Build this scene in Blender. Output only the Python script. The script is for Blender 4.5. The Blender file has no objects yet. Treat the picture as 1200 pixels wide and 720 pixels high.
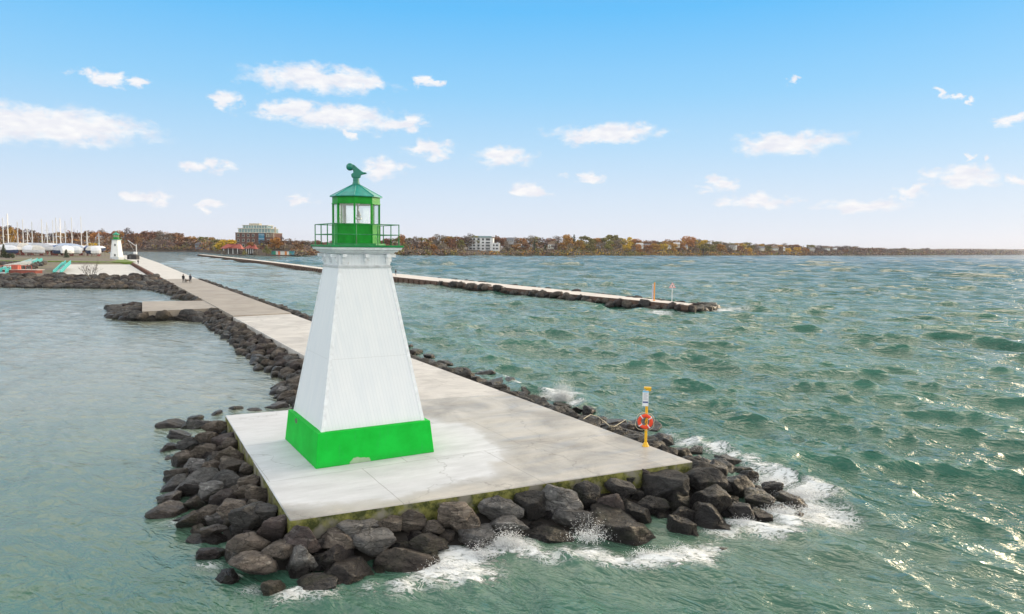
import bpy, bmesh, math, random
import numpy as np
from mathutils import Vector, Matrix, noise
R = math.radians
rnd = random.Random(7)
SC = bpy.context.scene
COL = SC.collection

# ---------------------------------------------------------------- camera
H = 9.6            # camera height above the lake
DECK = 1.2         # pier deck height above the lake
FPX = 850.0        # focal length in photo pixels (photo is 1200 wide)
PITCH = math.atan(70.3 / FPX); ROLL = R(0.70)
_fw = Vector((0, math.cos(PITCH), -math.sin(PITCH))); _r = Vector((1, 0, 0)); _u = _r.cross(_fw)
_r2 = math.cos(ROLL) * _r + math.sin(ROLL) * _u; _u2 = -math.sin(ROLL) * _r + math.cos(ROLL) * _u
cd = bpy.data.cameras.new('camera'); cam = bpy.data.objects.new('camera', cd); COL.objects.link(cam)
cd.sensor_width = 36; cd.lens = 36 * FPX / 1200; cd.clip_start = 0.1; cd.clip_end = 30000
cam.matrix_world = Matrix(((_r2.x, _u2.x, -_fw.x, 0), (_r2.y, _u2.y, -_fw.y, 0), (_r2.z, _u2.z, -_fw.z, H), (0, 0, 0, 1)))
SC.camera = cam
def ray(px, py): return (_fw * FPX + _r2 * (px - 600) - _u2 * (py - 360)).normalized()
def P(px, py, z=0.0):
    "survey: the point of the photo that lies at height z"
    d = ray(px, py); t = (z - H) / d.z; return Vector((d.x * t, d.y * t, z))
def PD(px, D):
    "x for photo column px (at the horizon) at forward distance D"
    return (px - 600) / FPX * D
def pr(v):
    v = Vector(v) - Vector((0, 0, H)); w = v.dot(_fw); return 600 + FPX * v.dot(_r2) / w, 360 - FPX * v.dot(_u2) / w

# ---------------------------------------------------------------- light
SUN_AZ = 51; SUN_EL = 13
sd = bpy.data.lights.new('sun', 'SUN'); sun = bpy.data.objects.new('sun', sd); COL.objects.link(sun)
sd.energy = 2.2; sd.angle = R(18); sd.color = (1.0, 0.80, 0.55)
_s = Vector((math.sin(R(SUN_AZ)) * math.cos(R(SUN_EL)), math.cos(R(SUN_AZ)) * math.cos(R(SUN_EL)), math.sin(R(SUN_EL))))
sun.rotation_euler = _s.to_track_quat('Z', 'Y').to_euler()
vs = SC.view_settings; vs.view_transform = 'Standard'; vs.look = 'None'; vs.exposure = 0.0; vs.gamma = 1; vs.use_curve_mapping = False
SC.cycles.use_denoising = True
SC.cycles.max_bounces = 6; SC.cycles.diffuse_bounces = 3; SC.cycles.glossy_bounces = 3; SC.cycles.transmission_bounces = 4; SC.cycles.transparent_max_bounces = 8
SC.cycles.sample_clamp_indirect = 6
SC.cycles.caustics_reflective = False; SC.cycles.caustics_refractive = False

# ---------------------------------------------------------------- node helper
class NT:
    def __init__(s, tree): s.t = tree; s.t.nodes.clear()
    def n(s, kind, **kw):
        nd = s.t.nodes.new(kind)
        for k, v in kw.items():
            if k.startswith('i_'): continue
            setattr(nd, k, v)
        return nd
    def set(s, sock, v):
        if isinstance(v, bpy.types.NodeSocket): s.t.links.new(v, sock)
        elif v is not None:
            if isinstance(v, (tuple, list)) and sock.type == 'RGBA' and len(v) == 3: v = (*v, 1)
            sock.default_value = v
    def math(s, op, a, b=None, c=None, clamp=False):
        nd = s.n('ShaderNodeMath', operation=op, use_clamp=clamp)
        for i, v in enumerate((a, b, c)): s.set(nd.inputs[i], v)
        return nd.outputs[0]
    def vmath(s, op, a, b=None, out=0):
        nd = s.n('ShaderNodeVectorMath', operation=op)
        s.set(nd.inputs[0], a); s.set(nd.inputs[1], b)
        return nd.outputs[out]
    def mix(s, f, a, b, mode='MIX'):
        nd = s.n('ShaderNodeMix', data_type='RGBA', blend_type=mode)
        s.set(nd.inputs[0], f); s.set(nd.inputs[6], a); s.set(nd.inputs[7], b)
        return nd.outputs[2]
    def noise(s, vec, scale, detail=4, rough=0.55, dist=0.0, col=False, kind='FBM'):
        nd = s.n('ShaderNodeTexNoise'); nd.noise_type = kind
        s.set(nd.inputs['Vector'], vec); nd.inputs['Scale'].default_value = scale; nd.inputs['Detail'].default_value = detail
        nd.inputs['Roughness'].default_value = rough; nd.inputs['Distortion'].default_value = dist
        return nd.outputs['Color' if col else 'Fac']
    def ramp(s, f, stops, interp='LINEAR'):
        nd = s.n('ShaderNodeValToRGB'); cr = nd.color_ramp; cr.interpolation = interp
        while len(cr.elements) < len(stops): cr.elements.new(0.5)
        for e, (p, c) in zip(cr.elements, stops): e.position = p; e.color = (*c, 1) if isinstance(c, (tuple, list)) else (c, c, c, 1)
        s.set(nd.inputs[0], f); return nd.outputs[0]
    def maprange(s, f, a, b, c=0.0, d=1.0, smooth=False):
        nd = s.n('ShaderNodeMapRange'); nd.interpolation_type = 'SMOOTHSTEP' if smooth else 'LINEAR'
        s.set(nd.inputs[0], f)
        for i, v in enumerate((a, b, c, d)): s.set(nd.inputs[i + 1], v)
        return nd.outputs[0]
    def map(s, vec, scale=(1, 1, 1), rot=(0, 0, 0), loc=(0, 0, 0)):
        nd = s.n('ShaderNodeMapping'); s.set(nd.inputs['Vector'], vec)
        nd.inputs['Scale'].default_value = scale; nd.inputs['Rotation'].default_value = rot; nd.inputs['Location'].default_value = loc
        return nd.outputs[0]
    def bump(s, h, strength=0.5, dist=0.05, normal=None):
        nd = s.n('ShaderNodeBump'); nd.inputs['Strength'].default_value = strength; nd.inputs['Distance'].default_value = dist
        s.set(nd.inputs['Height'], h)
        if normal is not None: s.set(nd.inputs['Normal'], normal)
        return nd.outputs[0]

# ---------------------------------------------------------------- world: Nishita sky graded, with small fair-weather clouds
world = bpy.data.worlds.new('World'); SC.world = world; world.use_nodes = True
W = NT(world.node_tree)
sky = W.n('ShaderNodeTexSky', sky_type='NISHITA'); sky.sun_disc = False
sky.sun_elevation = R(SUN_EL); sky.sun_rotation = R(SUN_AZ); sky.altitude = 80; sky.air_density = 1.0; sky.dust_density = 0.4; sky.ozone_density = 1.5
tc = W.n('ShaderNodeTexCoord').outputs['Generated']
sep = W.n('ShaderNodeSeparateXYZ'); W.set(sep.inputs[0], tc)
az = W.math('ARCTAN2', sep.outputs[0], sep.outputs[1]); el = W.math('ARCSINE', sep.outputs[2])
SKY_GAIN = 0.11
# grade by elevation: milky towards the horizon, deep azure above
grade = W.ramp(W.maprange(el, 0.0, R(40)), [(0.0, (1.0, 1.0, 1.0)), (0.5, (1, 1, 1)), (1.0, (1, 1, 1))])
own = W.ramp(W.maprange(el, R(-1), R(49)), [
    (0.0, (0.82, 0.85, 0.95)), (0.04, (0.80, 0.85, 0.96)), (0.10, (0.68, 0.81, 0.97)), (0.17, (0.50, 0.75, 0.99)),
    (0.25, (0.32, 0.67, 1.0)), (0.37, (0.14, 0.55, 1.0)), (0.52, (0.16, 0.45, 0.88)), (1.0, (0.30, 0.47, 0.78))])
skyc = W.mix(1.0, sky.outputs[0], (SKY_GAIN * 1.0,) * 3, 'MULTIPLY')
base = W.mix(0.94, skyc, own)
# bright fill added to the unseen sky above and behind, warm towards the sun
veil = W.math('MULTIPLY', W.maprange(el, R(18.6), R(25), smooth=True), W.maprange(W.noise(W.map(tc, (1, 1, 1.6)), 2.2, 5, 0.6), 0.32, 0.62, 0.7, 1.0))
back = W.math('MULTIPLY', W.maprange(sep.outputs[1], 0.05, -0.45, smooth=True), W.maprange(el, R(0), R(12), 0.35, 0.6))
veil = W.math('MAXIMUM', veil, back)
tosun = W.maprange(W.vmath('DOT_PRODUCT', tc, tuple(_s), out=1), 0.25, 0.90, smooth=True)
band = W.maprange(el, R(58), R(26), smooth=True)
sky_fill_c = W.mix(band, W.mix(tosun, (0.52, 0.55, 0.62), (0.7, 0.69, 0.68)), W.mix(tosun, (2.6, 2.45, 2.15), (3.9, 3.4, 2.6)))
base = W.mix(veil, base, sky_fill_c)
glow = W.maprange(W.vmath('DOT_PRODUCT', tc, tuple(Vector((math.sin(R(66)), math.cos(R(66)), 0.24)).normalized()), out=1), 0.875, 0.97, smooth=True)  # warm glow added outside the view for the waves to reflect
base = W.mix(glow, base, (5.0, 4.1, 2.9))
# clouds: (px, py, half width, half height) read off the photo, turned to directions
clouds = [(75,150,115,19),(20,143,60,17),(372,93,84,15),(430,98,30,10),(116,90,22,8),(160,96,17,7),(500,94,12,6),(405,139,76,14),(470,147,36,9),
 (340,128,28,13),(262,121,20,10),(404,158,13,8),(237,195,30,8),(500,176,27,11),(588,184,34,12),(448,197,24,12),(622,223,28,7),(348,235,15,8),
 (170,231,24,7),(248,241,16,6),(708,157,68,11),(684,206,22,7),(924,168,66,12),(838,216,22,9),(888,236,38,9),(1128,207,44,12),(1108,113,12,7),
 (1129,121,7,4),(1185,141,20,6),(1160,184,10,6),(1072,227,20,8),(1005,241,54,8),(1195,212,20,6),(930,90,10,4),(1330,160,80,16),(-150,120,90,18),(1450,220,60,12),(-260,200,70,12)]
uv = W.n('ShaderNodeCombineXYZ'); W.set(uv.inputs[0], az); W.set(uv.inputs[1], el); uv = uv.outputs[0]
wn = W.noise(W.map(uv, (1, 1.5, 1)), 26, 6, 0.60, 0.3, col=True)
wob = W.vmath('MULTIPLY', W.vmath('SUBTRACT', wn, (0.5, 0.5, 0.5)), (0.11, 0.035, 0))
uvd = W.vmath('ADD', uv, wob)
dm = None
for (cx, cy, cw, ch) in clouds:
    d0 = ray(cx, cy); ca, ce = math.atan2(d0.x, d0.y), math.asin(d0.z)
    k = math.cos(math.atan((cx - 600) / FPX)) ** 2
    v = W.vmath('MULTIPLY', W.vmath('SUBTRACT', uvd, (ca, ce, 0)), (FPX / (cw * k), FPX / ch, 0))
    ln = W.vmath('LENGTH', v, out=1)
    dm = ln if dm is None else W.math('SMOOTH_MIN', dm, ln, 0.12)
fine = W.noise(W.map(uv, (1, 1.8, 1)), 60, 4, 0.55)
dens = W.math('ADD', W.math('SUBTRACT', 1.18, dm), W.math('MULTIPLY', W.math('SUBTRACT', fine, 0.5), 1.0))
alpha = W.math('MULTIPLY', W.maprange(dens, -0.04, 0.78, smooth=True), 0.95)
cshade = W.mix(W.maprange(W.noise(W.map(uv, (1, 2.5, 1), loc=(0, 0.012, 0)), 40, 4), 0.35, 0.65), (0.84, 0.85, 0.92), (1.0, 0.99, 0.99))
withc = W.mix(alpha, base, cshade)
bg = W.n('ShaderNodeBackground'); W.set(bg.inputs[0], withc); bg.inputs[1].default_value = 1.0
wo = W.n('ShaderNodeOutputWorld'); W.t.links.new(bg.outputs[0], wo.inputs[0])

# ---------------------------------------------------------------- materials
M = {}
def mat(name, color, rough=0.7, var=0.0, vscale=3.0, bump=0.0, bscale=20.0, metal=0.0, obj=False, spec=None, rand=0.0):
    if name in M: return M[name]
    m = bpy.data.materials.new(name); m.use_nodes = True; t = NT(m.node_tree)
    b = t.n('ShaderNodeBsdfPrincipled'); o = t.n('ShaderNodeOutputMaterial'); t.t.links.new(b.outputs[0], o.inputs[0])
    co = t.n('ShaderNodeTexCoord').outputs['Object']
    c = color
    if var > 0:
        f = t.noise(co, vscale, 5, 0.6)
        c = t.mix(t.maprange(f, 0.3, 0.7), tuple(x * (1 - var) for x in color), tuple(min(1, x * (1 + var)) for x in color))
    if rand > 0:
        oi = t.n('ShaderNodeObjectInfo').outputs['Random']
        hsv = t.n('ShaderNodeHueSaturation'); t.set(hsv.inputs['Color'], c if isinstance(c, bpy.types.NodeSocket) else (*c, 1))
        t.set(hsv.inputs['Value'], t.maprange(oi, 0, 1, 1 - rand, 1 + rand)); t.set(hsv.inputs['Hue'], t.maprange(t.math('FRACT', t.math('MULTIPLY', oi, 7.3)), 0, 1, 0.5 - rand * .06, 0.5 + rand * .06))
        c = hsv.outputs[0]
    t.set(b.inputs['Base Color'], c); b.inputs['Roughness'].default_value = rough; b.inputs['Metallic'].default_value = metal
    if spec is not None: b.inputs['Specular IOR Level'].default_value = spec
    if bump > 0: t.set(b.inputs['Normal'], t.bump(t.noise(co, bscale, 6, 0.65), bump, 0.02))
    M[name] = m; return m

# ---------------------------------------------------------------- mesh helpers
class MB:
    "collects shapes, then becomes ONE mesh object"
    def __init__(s): s.v = []; s.f = []; s.m = []
    def add(s, verts, faces, mi=0):
        o = len(s.v); s.v.extend(tuple(v) for v in verts); s.f.extend(tuple(i + o for i in f) for f in faces); s.m.extend([mi] * len(faces)); return s
    def box(s, c, d, rot=0.0, mi=0, bev=0.0):
        x, y, z = d[0] / 2, d[1] / 2, d[2] / 2; cs, sn = math.cos(rot), math.sin(rot)
        vs_ = [(sx * x, sy * y, sz * z) for sz in (-1, 1) for sy in (-1, 1) for sx in (-1, 1)]
        vs_ = [(c[0] + a * cs - b * sn, c[1] + a * sn + b * cs, c[2] + e) for a, b, e in vs_]
        return s.add(vs_, [(0, 2, 3, 1), (4, 5, 7, 6), (0, 1, 5, 4), (2, 6, 7, 3), (0, 4, 6, 2), (1, 3, 7, 5)], mi)
    def rings(s, rings, mi=0, cap0=True, cap1=True, closed=True):
        n = len(rings[0]); vs_ = [p for r in rings for p in r]; fs = []
        for k in range(len(rings) - 1):
            for i in range(n if closed else n - 1):
                j = (i + 1) % n; fs.append((k * n + i, k * n + j, (k + 1) * n + j, (k + 1) * n + i))
        if cap0: fs.append(tuple(reversed(range(n))))
        if cap1: fs.append(tuple((len(rings) - 1) * n + i for i in range(n)))
        return s.add(vs_, fs, mi)
    def frustum(s, c, r0, r1, z0, z1, n=8, a0=0.0, mi=0, cap0=True, cap1=True):
        rr = [[(c[0] + r * math.cos(a0 + k * 2 * math.pi / n), c[1] + r * math.sin(a0 + k * 2 * math.pi / n), z) for k in range(n)] for r, z in ((r0, z0), (r1, z1))]
        return s.rings(rr, mi, cap0, cap1)
    def lathe(s, c, prof, n=16, a0=0.0, mi=0):
        rr = [[(c[0] + r * math.cos(a0 + k * 2 * math.pi / n), c[1] + r * math.sin(a0 + k * 2 * math.pi / n), c[2] + z) for k in range(n)] for r, z in prof]
        return s.rings(rr, mi)
    def square(s, s0, z0, s1, z1, mi=0, cap0=True, cap1=True):
        return s.frustum((0, 0), s0 / math.sqrt(2), s1 / math.sqrt(2), z0, z1, 4, math.pi / 4, mi, cap0, cap1)
    def tube(s, pts, r, n=6, mi=0):
        pts = [Vector(p) for p in pts]; rr = []
        for i, p in enumerate(pts):
            d = (pts[min(i + 1, len(pts) - 1)] - pts[max(i - 1, 0)]).normalized()
            a = d.orthogonal().normalized() if abs(d.z) > 0.99 or True else None
            up = Vector((0, 0, 1)) if abs(d.z) < 0.95 else Vector((1, 0, 0))
            a = d.cross(up).normalized(); b = d.cross(a).normalized()
            rad = r[i] if isinstance(r, (list, tuple)) else r
            rr.append([tuple(p + a * rad * math.cos(k * 2 * math.pi / n) + b * rad * math.sin(k * 2 * math.pi / n)) for k in range(n)])
        return s.rings(rr, mi)
    def poly(s, pts, z0, z1, mi=0, mside=None):
        n = len(pts); vs_ = [(p[0], p[1], z0) for p in pts] + [(p[0], p[1], z1) for p in pts]
        s.add(vs_, [tuple(range(n, 2 * n))], mi)
        return s.add(vs_, [tuple(reversed(range(n)))] + [(i, (i + 1) % n, n + (i + 1) % n, n + i) for i in range(n)], mi if mside is None else mside)
    def build(s, name, mats, parent=None, smooth=False, loc=None, rz=0.0, bevel=0.0):
        me = bpy.data.meshes.new(name); me.from_pydata(s.v, [], s.f)
        for m_ in (mats if isinstance(mats, (list, tuple)) else [mats]): me.materials.append(m_)
        me.polygons.foreach_set('material_index', s.m)
        bm = bmesh.new(); bm.from_mesh(me); bmesh.ops.recalc_face_normals(bm, faces=bm.faces)
        if bevel > 0:
            bmesh.ops.remove_doubles(bm, verts=bm.verts, dist=1e-5)
            es = [e for e in bm.edges if len(e.link_faces) == 2 and e.calc_face_angle() > 0.5]
            bmesh.ops.bevel(bm, geom=es, offset=bevel, segments=1, affect='EDGES')
        bm.to_mesh(me); bm.free()
        if smooth: me.polygons.foreach_set('use_smooth', [True] * len(me.polygons))
        o = bpy.data.objects.new(name, me); COL.objects.link(o)
        if parent is not None: o.parent = parent
        if loc is not None: o.location = loc
        o.rotation_euler.z = rz
        return o
def np_mesh(name, V, F, mats, smooth=True):
    me = bpy.data.meshes.new(name); V = np.asarray(V, np.float32); F = np.asarray(F, np.int32); k = F.shape[1]
    me.vertices.add(len(V)); me.vertices.foreach_set('co', V.ravel())
    me.loops.add(F.size); me.loops.foreach_set('vertex_index', F.ravel())
    me.polygons.add(len(F)); me.polygons.foreach_set('loop_start', np.arange(0, F.size, k, dtype=np.int32))
    if smooth: me.polygons.foreach_set('use_smooth', np.ones(len(F), bool))
    for m_ in (mats if isinstance(mats, (list, tuple)) else [mats]): me.materials.append(m_)
    me.update(calc_edges=True); return me
def link(name, me, parent=None):
    o = bpy.data.objects.new(name, me); COL.objects.link(o)
    if parent is not None: o.parent = parent
    return o
def tag(o, label=None, cat=None, group=None, kind=None):
    if label: o['label'] = label
    if cat: o['category'] = cat
    if group: o['group'] = group
    if kind: o['kind'] = kind
    return o
def thing(name, loc, label, cat, rz=0.0, group=None):
    o = bpy.data.objects.new(name, None); o.empty_display_size = 0.2; COL.objects.link(o)
    o.location = loc; o.rotation_euler.z = rz
    return tag(o, label, cat, group)
def copy_tree(o, parent=None):
    c = o.copy(); COL.objects.link(c)
    if parent is not None: c.parent = parent
    for ch in list(o.children): copy_tree(ch, c)
    return c

# ================================================================ SETTING
# pier frame: runs away to the left-back
PA = Vector((-0.4975, 0.8675)); PN = Vector((PA.y, -PA.x))   # along, right-hand normal
def pier_right(y): return 7.3 + (y - 28.2) * (-0.5735)
def pier_left(y): return -15.7 + (y - 54.5) * (-0.5735)

# ---- concrete material (pier frame coordinates for joints; worn pale ring round the tower)
def concrete(name, dark, light, ring=False, warm=0.0, joint=(5.2, 5.2), moss=False, rough=(0.35, 0.75)):
    m = bpy.data.materials.new(name); m.use_nodes = True; t = NT(m.node_tree)
    b = t.n('ShaderNodeBsdfPrincipled'); o = t.n('ShaderNodeOutputMaterial'); t.t.links.new(b.outputs[0], o.inputs[0])
    co = t.n('ShaderNodeTexCoord').outputs['Object']
    pf = t.map(co, rot=(0, 0, R(-30)))
    big = t.noise(pf, 0.35, 6, 0.62, 0.6); streak = t.noise(t.map(pf, (0.25, 2.2, 1)), 1.3, 6, 0.65, 0.8); fine = t.noise(co, 14, 6, 0.7)
    f = t.math('ADD', t.math('MULTIPLY', big, 0.55), t.math('ADD', t.math('MULTIPLY', streak, 0.35), t.math('MULTIPLY', fine, 0.12)))
    fac = t.maprange(f, 0.36, 0.66, smooth=True)
    c = t.mix(fac, dark, light)
    rg = t.maprange(streak, 0.35, 0.65, rough[0], rough[1])
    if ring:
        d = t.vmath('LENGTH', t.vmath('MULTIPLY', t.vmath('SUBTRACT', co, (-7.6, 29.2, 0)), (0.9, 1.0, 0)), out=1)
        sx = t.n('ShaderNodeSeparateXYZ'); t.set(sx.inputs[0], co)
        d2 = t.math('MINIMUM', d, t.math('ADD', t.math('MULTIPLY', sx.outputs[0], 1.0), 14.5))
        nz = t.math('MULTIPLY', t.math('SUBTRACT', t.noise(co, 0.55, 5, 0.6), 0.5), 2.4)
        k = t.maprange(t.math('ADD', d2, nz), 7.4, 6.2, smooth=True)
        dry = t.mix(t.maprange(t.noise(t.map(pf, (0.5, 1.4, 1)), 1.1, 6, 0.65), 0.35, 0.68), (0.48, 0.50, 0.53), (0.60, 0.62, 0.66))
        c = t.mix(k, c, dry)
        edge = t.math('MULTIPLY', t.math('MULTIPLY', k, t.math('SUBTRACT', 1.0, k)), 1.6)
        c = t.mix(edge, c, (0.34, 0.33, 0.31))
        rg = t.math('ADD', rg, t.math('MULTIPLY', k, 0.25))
    br = t.n('ShaderNodeTexBrick'); t.set(br.inputs['Vector'], t.vmath('ADD', t.map(pf, (1, 1, 0)), t.vmath('MULTIPLY', t.noise(co, 1.5, 3, col=True), (0.05, 0.05, 0)))); br.offset = 0.35
    for nm, v in (('Scale', 1.0), ('Mortar Size', 0.018), ('Mortar Smooth', 0.3), ('Brick Width', joint[0]), ('Row Height', joint[1])): br.inputs[nm].default_value = v
    c = t.mix(t.math('MULTIPLY', br.outputs['Fac'], 0.45), c, tuple(x * 0.45 for x in dark))
    sp = t.maprange(t.noise(co, 3.5, 6, 0.75), 0.63, 0.75); c = t.mix(t.math('MULTIPLY', sp, 0.45), c, tuple(x * 0.55 for x in dark))
    # cracks
    vo = t.n('ShaderNodeTexVoronoi', feature='DISTANCE_TO_EDGE'); t.set(vo.inputs['Vector'], t.vmath('ADD', co, t.vmath('MULTIPLY', t.noise(co, 0.8, 5, col=True), (2.2, 2.2, 0)))); vo.inputs['Scale'].default_value = 0.16
    ck = t.math('MULTIPLY', t.maprange(vo.outputs[0], 0.0, 0.006, 1.0, 0.0), 0.4); c = t.mix(ck, c, tuple(x * 0.35 for x in dark))
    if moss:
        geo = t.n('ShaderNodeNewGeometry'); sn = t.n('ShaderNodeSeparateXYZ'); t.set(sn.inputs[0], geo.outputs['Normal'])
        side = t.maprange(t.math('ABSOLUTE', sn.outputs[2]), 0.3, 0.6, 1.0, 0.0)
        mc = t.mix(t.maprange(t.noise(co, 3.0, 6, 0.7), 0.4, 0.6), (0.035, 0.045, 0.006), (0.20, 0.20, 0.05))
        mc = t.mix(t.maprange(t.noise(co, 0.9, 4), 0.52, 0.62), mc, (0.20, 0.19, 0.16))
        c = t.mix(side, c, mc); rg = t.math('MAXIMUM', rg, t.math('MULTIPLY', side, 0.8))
    t.set(b.inputs['Base Color'], c); t.set(b.inputs['Roughness'], rg)
    t.set(b.inputs['Normal'], t.bump(fine, 0.25, 0.01))
    return m
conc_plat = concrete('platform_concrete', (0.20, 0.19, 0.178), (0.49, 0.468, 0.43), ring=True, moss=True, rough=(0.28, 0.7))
conc_brown = concrete('aged_concrete', (0.24, 0.205, 0.17), (0.36, 0.32, 0.275), moss=False, joint=(8, 7.0), rough=(0.5, 0.8))
conc_white = concrete('pale_concrete', (0.36, 0.345, 0.33), (0.60, 0.58, 0.55), joint=(7, 4.0), rough=(0.5, 0.8))
conc_far = concrete('far_concrete', (0.48, 0.465, 0.44), (0.62, 0.60, 0.57), joint=(9, 9.0), rough=(0.6, 0.85))
rust = mat('sheet_piling_rust', (0.13, 0.055, 0.035), 0.85, 0.5, 0.9)

A0, B0, C0 = P(340, 610, DECK), P(812, 541, DECK), P(264, 487, DECK)
plat = [(A0.x, A0.y), (B0.x, B0.y), (0.2, 41.0), (-3.0, 41.0 + 0.0), (-7.0, 38.4), (C0.x, C0.y)]
def kind_struct(o): o['kind'] = 'structure'; return o
# main platform; section behind it; aged section; far section
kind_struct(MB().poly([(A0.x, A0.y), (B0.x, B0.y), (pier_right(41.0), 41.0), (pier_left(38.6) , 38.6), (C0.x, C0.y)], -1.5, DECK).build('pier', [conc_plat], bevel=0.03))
s1 = [(pier_left(38.6) + 0.0, 38.6), (pier_right(41.0), 41.0), (pier_right(87.6), 87.6), (pier_left(83.2), 83.2)]
kind_struct(MB().poly([(s1[0][0], s1[0][1] + .02), (s1[1][0], s1[1][1] + .02), s1[2], s1[3]], -1.5, DECK - 0.004).build('pier', [conc_white], bevel=0.03))
s2 = [(pier_left(83.2), 83.25), (pier_right(87.6), 87.65), (pier_right(170.0), 170.0), (pier_left(166.0), 166.0)]
kind_struct(MB().poly(s2, -1.5, DECK + 0.11).build('pier', [conc_brown], bevel=0.03))
s3 = [(pier_left(166.0), 166.05), (pier_right(170.0), 170.05), (-150, 301 + 6), (-243, 470), (-254, 466), (pier_left(301), 301)]
kind_struct(MB().poly(s3, -1.5, DECK + 0.10).build('pier', [conc_far]))
# side spur with a heavy wall
sp_ = [P(167, 353.7, DECK), P(167, 365.5, DECK), P(252, 361, DECK), P(237, 352.5, DECK)]
kind_struct(MB().poly([(p.x, p.y) for p in (sp_[0], sp_[1])] + [(pier_left(94.0) - 0.03, 94.0), (pier_left(106.0) - 0.03, 106.0)], -1.5, DECK + 0.02).build('jetty', [conc_brown], bevel=0.04))

# ---- land behind the basin (heightfield) and the far shore
def pip(x, y, poly):
    c = False; n = len(poly); j = n - 1
    for i in range(n):
        xi, yi = poly[i]; xj, yj = poly[j]
        if (yi > y) != (yj > y) and x < (xj - xi) * (y - yi) / (yj - yi) + xi: c = not c
        j = i
    return c
APRON = [(-124, 198), (-99.5, 198), (-156.5, 297), (-176, 288)]
def land_z(x, y):
    z = -1.2
    d = min(y - 152.5, (pier_left(y) - 0.3 - x) * 0.87, 600 - y)
    if d > 0: z = -0.6 + min(d * 0.35, 1.6)
    if pip(x, y, [(-126, 193), (-93, 190), (-150, 302), (-180, 291)]): z = min(z, 0.25)
    if y > 300: z = max(z, min(1.0 + (y - 300) * 0.05, 2.0)) if d > 6 else z
    return z + 0.12 * noise.noise((x * .15, y * .15, 0)) if z > 0.3 else z
def ground_mat():
    m = bpy.data.materials.new('ground_grass_gravel'); m.use_nodes = True; t = NT(m.node_tree)
    b = t.n('ShaderNodeBsdfPrincipled'); o = t.n('ShaderNodeOutputMaterial'); t.t.links.new(b.outputs[0], o.inputs[0])
    co = t.n('ShaderNodeTexCoord').outputs['Object']
    f = t.noise(co, 0.06, 5, 0.6); g = t.noise(co, 0.8, 5, 0.6)
    c = t.mix(t.maprange(f, 0.50, 0.60), (0.13, 0.11, 0.095), (0.12, 0.14, 0.04)); c = t.mix(t.maprange(g, 0.4, 0.7), c, (0.20, 0.17, 0.12))
    t.set(b.inputs['Base Color'], c); b.inputs['Roughness'].default_value = 0.95; return m
GM = ground_mat()
xs = np.arange(-760, -70, 4.0); ys = np.arange(148, 612, 4.0)
V = [(x, y, land_z(x, y)) for y in ys for x in xs]; nx = len(xs)
F = [(j * nx + i, j * nx + i + 1, (j + 1) * nx + i + 1, (j + 1) * nx + i) for j in range(len(ys) - 1) for i in range(nx - 1)]
kind_struct(link('ground', np_mesh('ground', V, F, GM)))
kind_struct(MB().poly(APRON, 0.1, 0.6).build('apron', [conc_far]))
# lawn in front of the tower on shore
lw = [P(84, 309.6, 1.25), P(180, 306.5, 1.25), P(172, 303.6, 1.6), P(60, 302.3, 1.6)]
grass_m = mat('lawn_grass', (0.13, 0.19, 0.03), 0.95, 0.35, 0.4)
kind_struct(MB().poly([(-176, 301), (-158, 305), (-188, 352), (-240, 345), (-250, 300)], 0.4, 1.42).build('lawn', [grass_m]))
# rust-brown retaining wall between apron and pier
o = MB()
for k in range(60):
    y0 = 172 + k * 2.15; x0 = pier_left(y0) - 0.35 - 0.22 * (k % 2); o.box((x0 - 0.1, y0, 0.55), (0.5, 2.6, 1.5), rot=R(29.8))
tag(o.build('retaining_wall', rust), 'rusty brown sheet piling wall along the left side of the far pier', 'wall')

# shore polyline of the far bank: photo column -> waterline row
SH = [(-420, 287), (-200, 289), (-60, 291), (60, 293.3), (160, 294.9), (232, 295.4), (262, 298.4), (300, 300.2), (345, 300.6), (400, 300), (470, 300.0), (560, 300.3), (660, 300.2), (760, 300.1), (850, 299.8),
      (920, 299.5), (1000, 299.3), (1060, 299.1), (1130, 298.8), (1200, 298.7), (1290, 299.3), (1400, 300)]
def shore_row(px):
    for (a, ya), (b, yb) in zip(SH, SH[1:]):
        if a <= px <= b: return ya + (yb - ya) * (px - a) / (b - a)
    return SH[0][1] if px < SH[0][0] else SH[-1][1]
def shoreD(px): return P(px, shore_row(px), 0).y
RINGS = [(-6, -1.5), (0, -0.1), (3, 0.9), (10, 2.0), (25, 4.5), (60, 6.0), (250, 6.5), (1500, 7.5), (9000, 8.0)]
V, F = [], []; PX = list(range(-420, 1401, 10))
for px in PX:
    p = P(px, shore_row(px), 0); dv = Vector((p.x, p.y, 0)).normalized()
    for off, z in RINGS:
        jit = 1.2 * noise.noise((px * .05, off * .1, 3)) if off > 5 else 0
        V.append((p.x + dv.x * off, p.y + dv.y * off, z + jit))
nr = len(RINGS)
F = [(i * nr + j, (i + 1) * nr + j, (i + 1) * nr + j + 1, i * nr + j + 1) for i in range(len(PX) - 1) for j in range(nr - 1)]
kind_struct(link('terrain', np_mesh('terrain', V, F, mat('bank_soil', (0.075, 0.055, 0.042), 0.95, 0.4, 0.15))))
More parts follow.
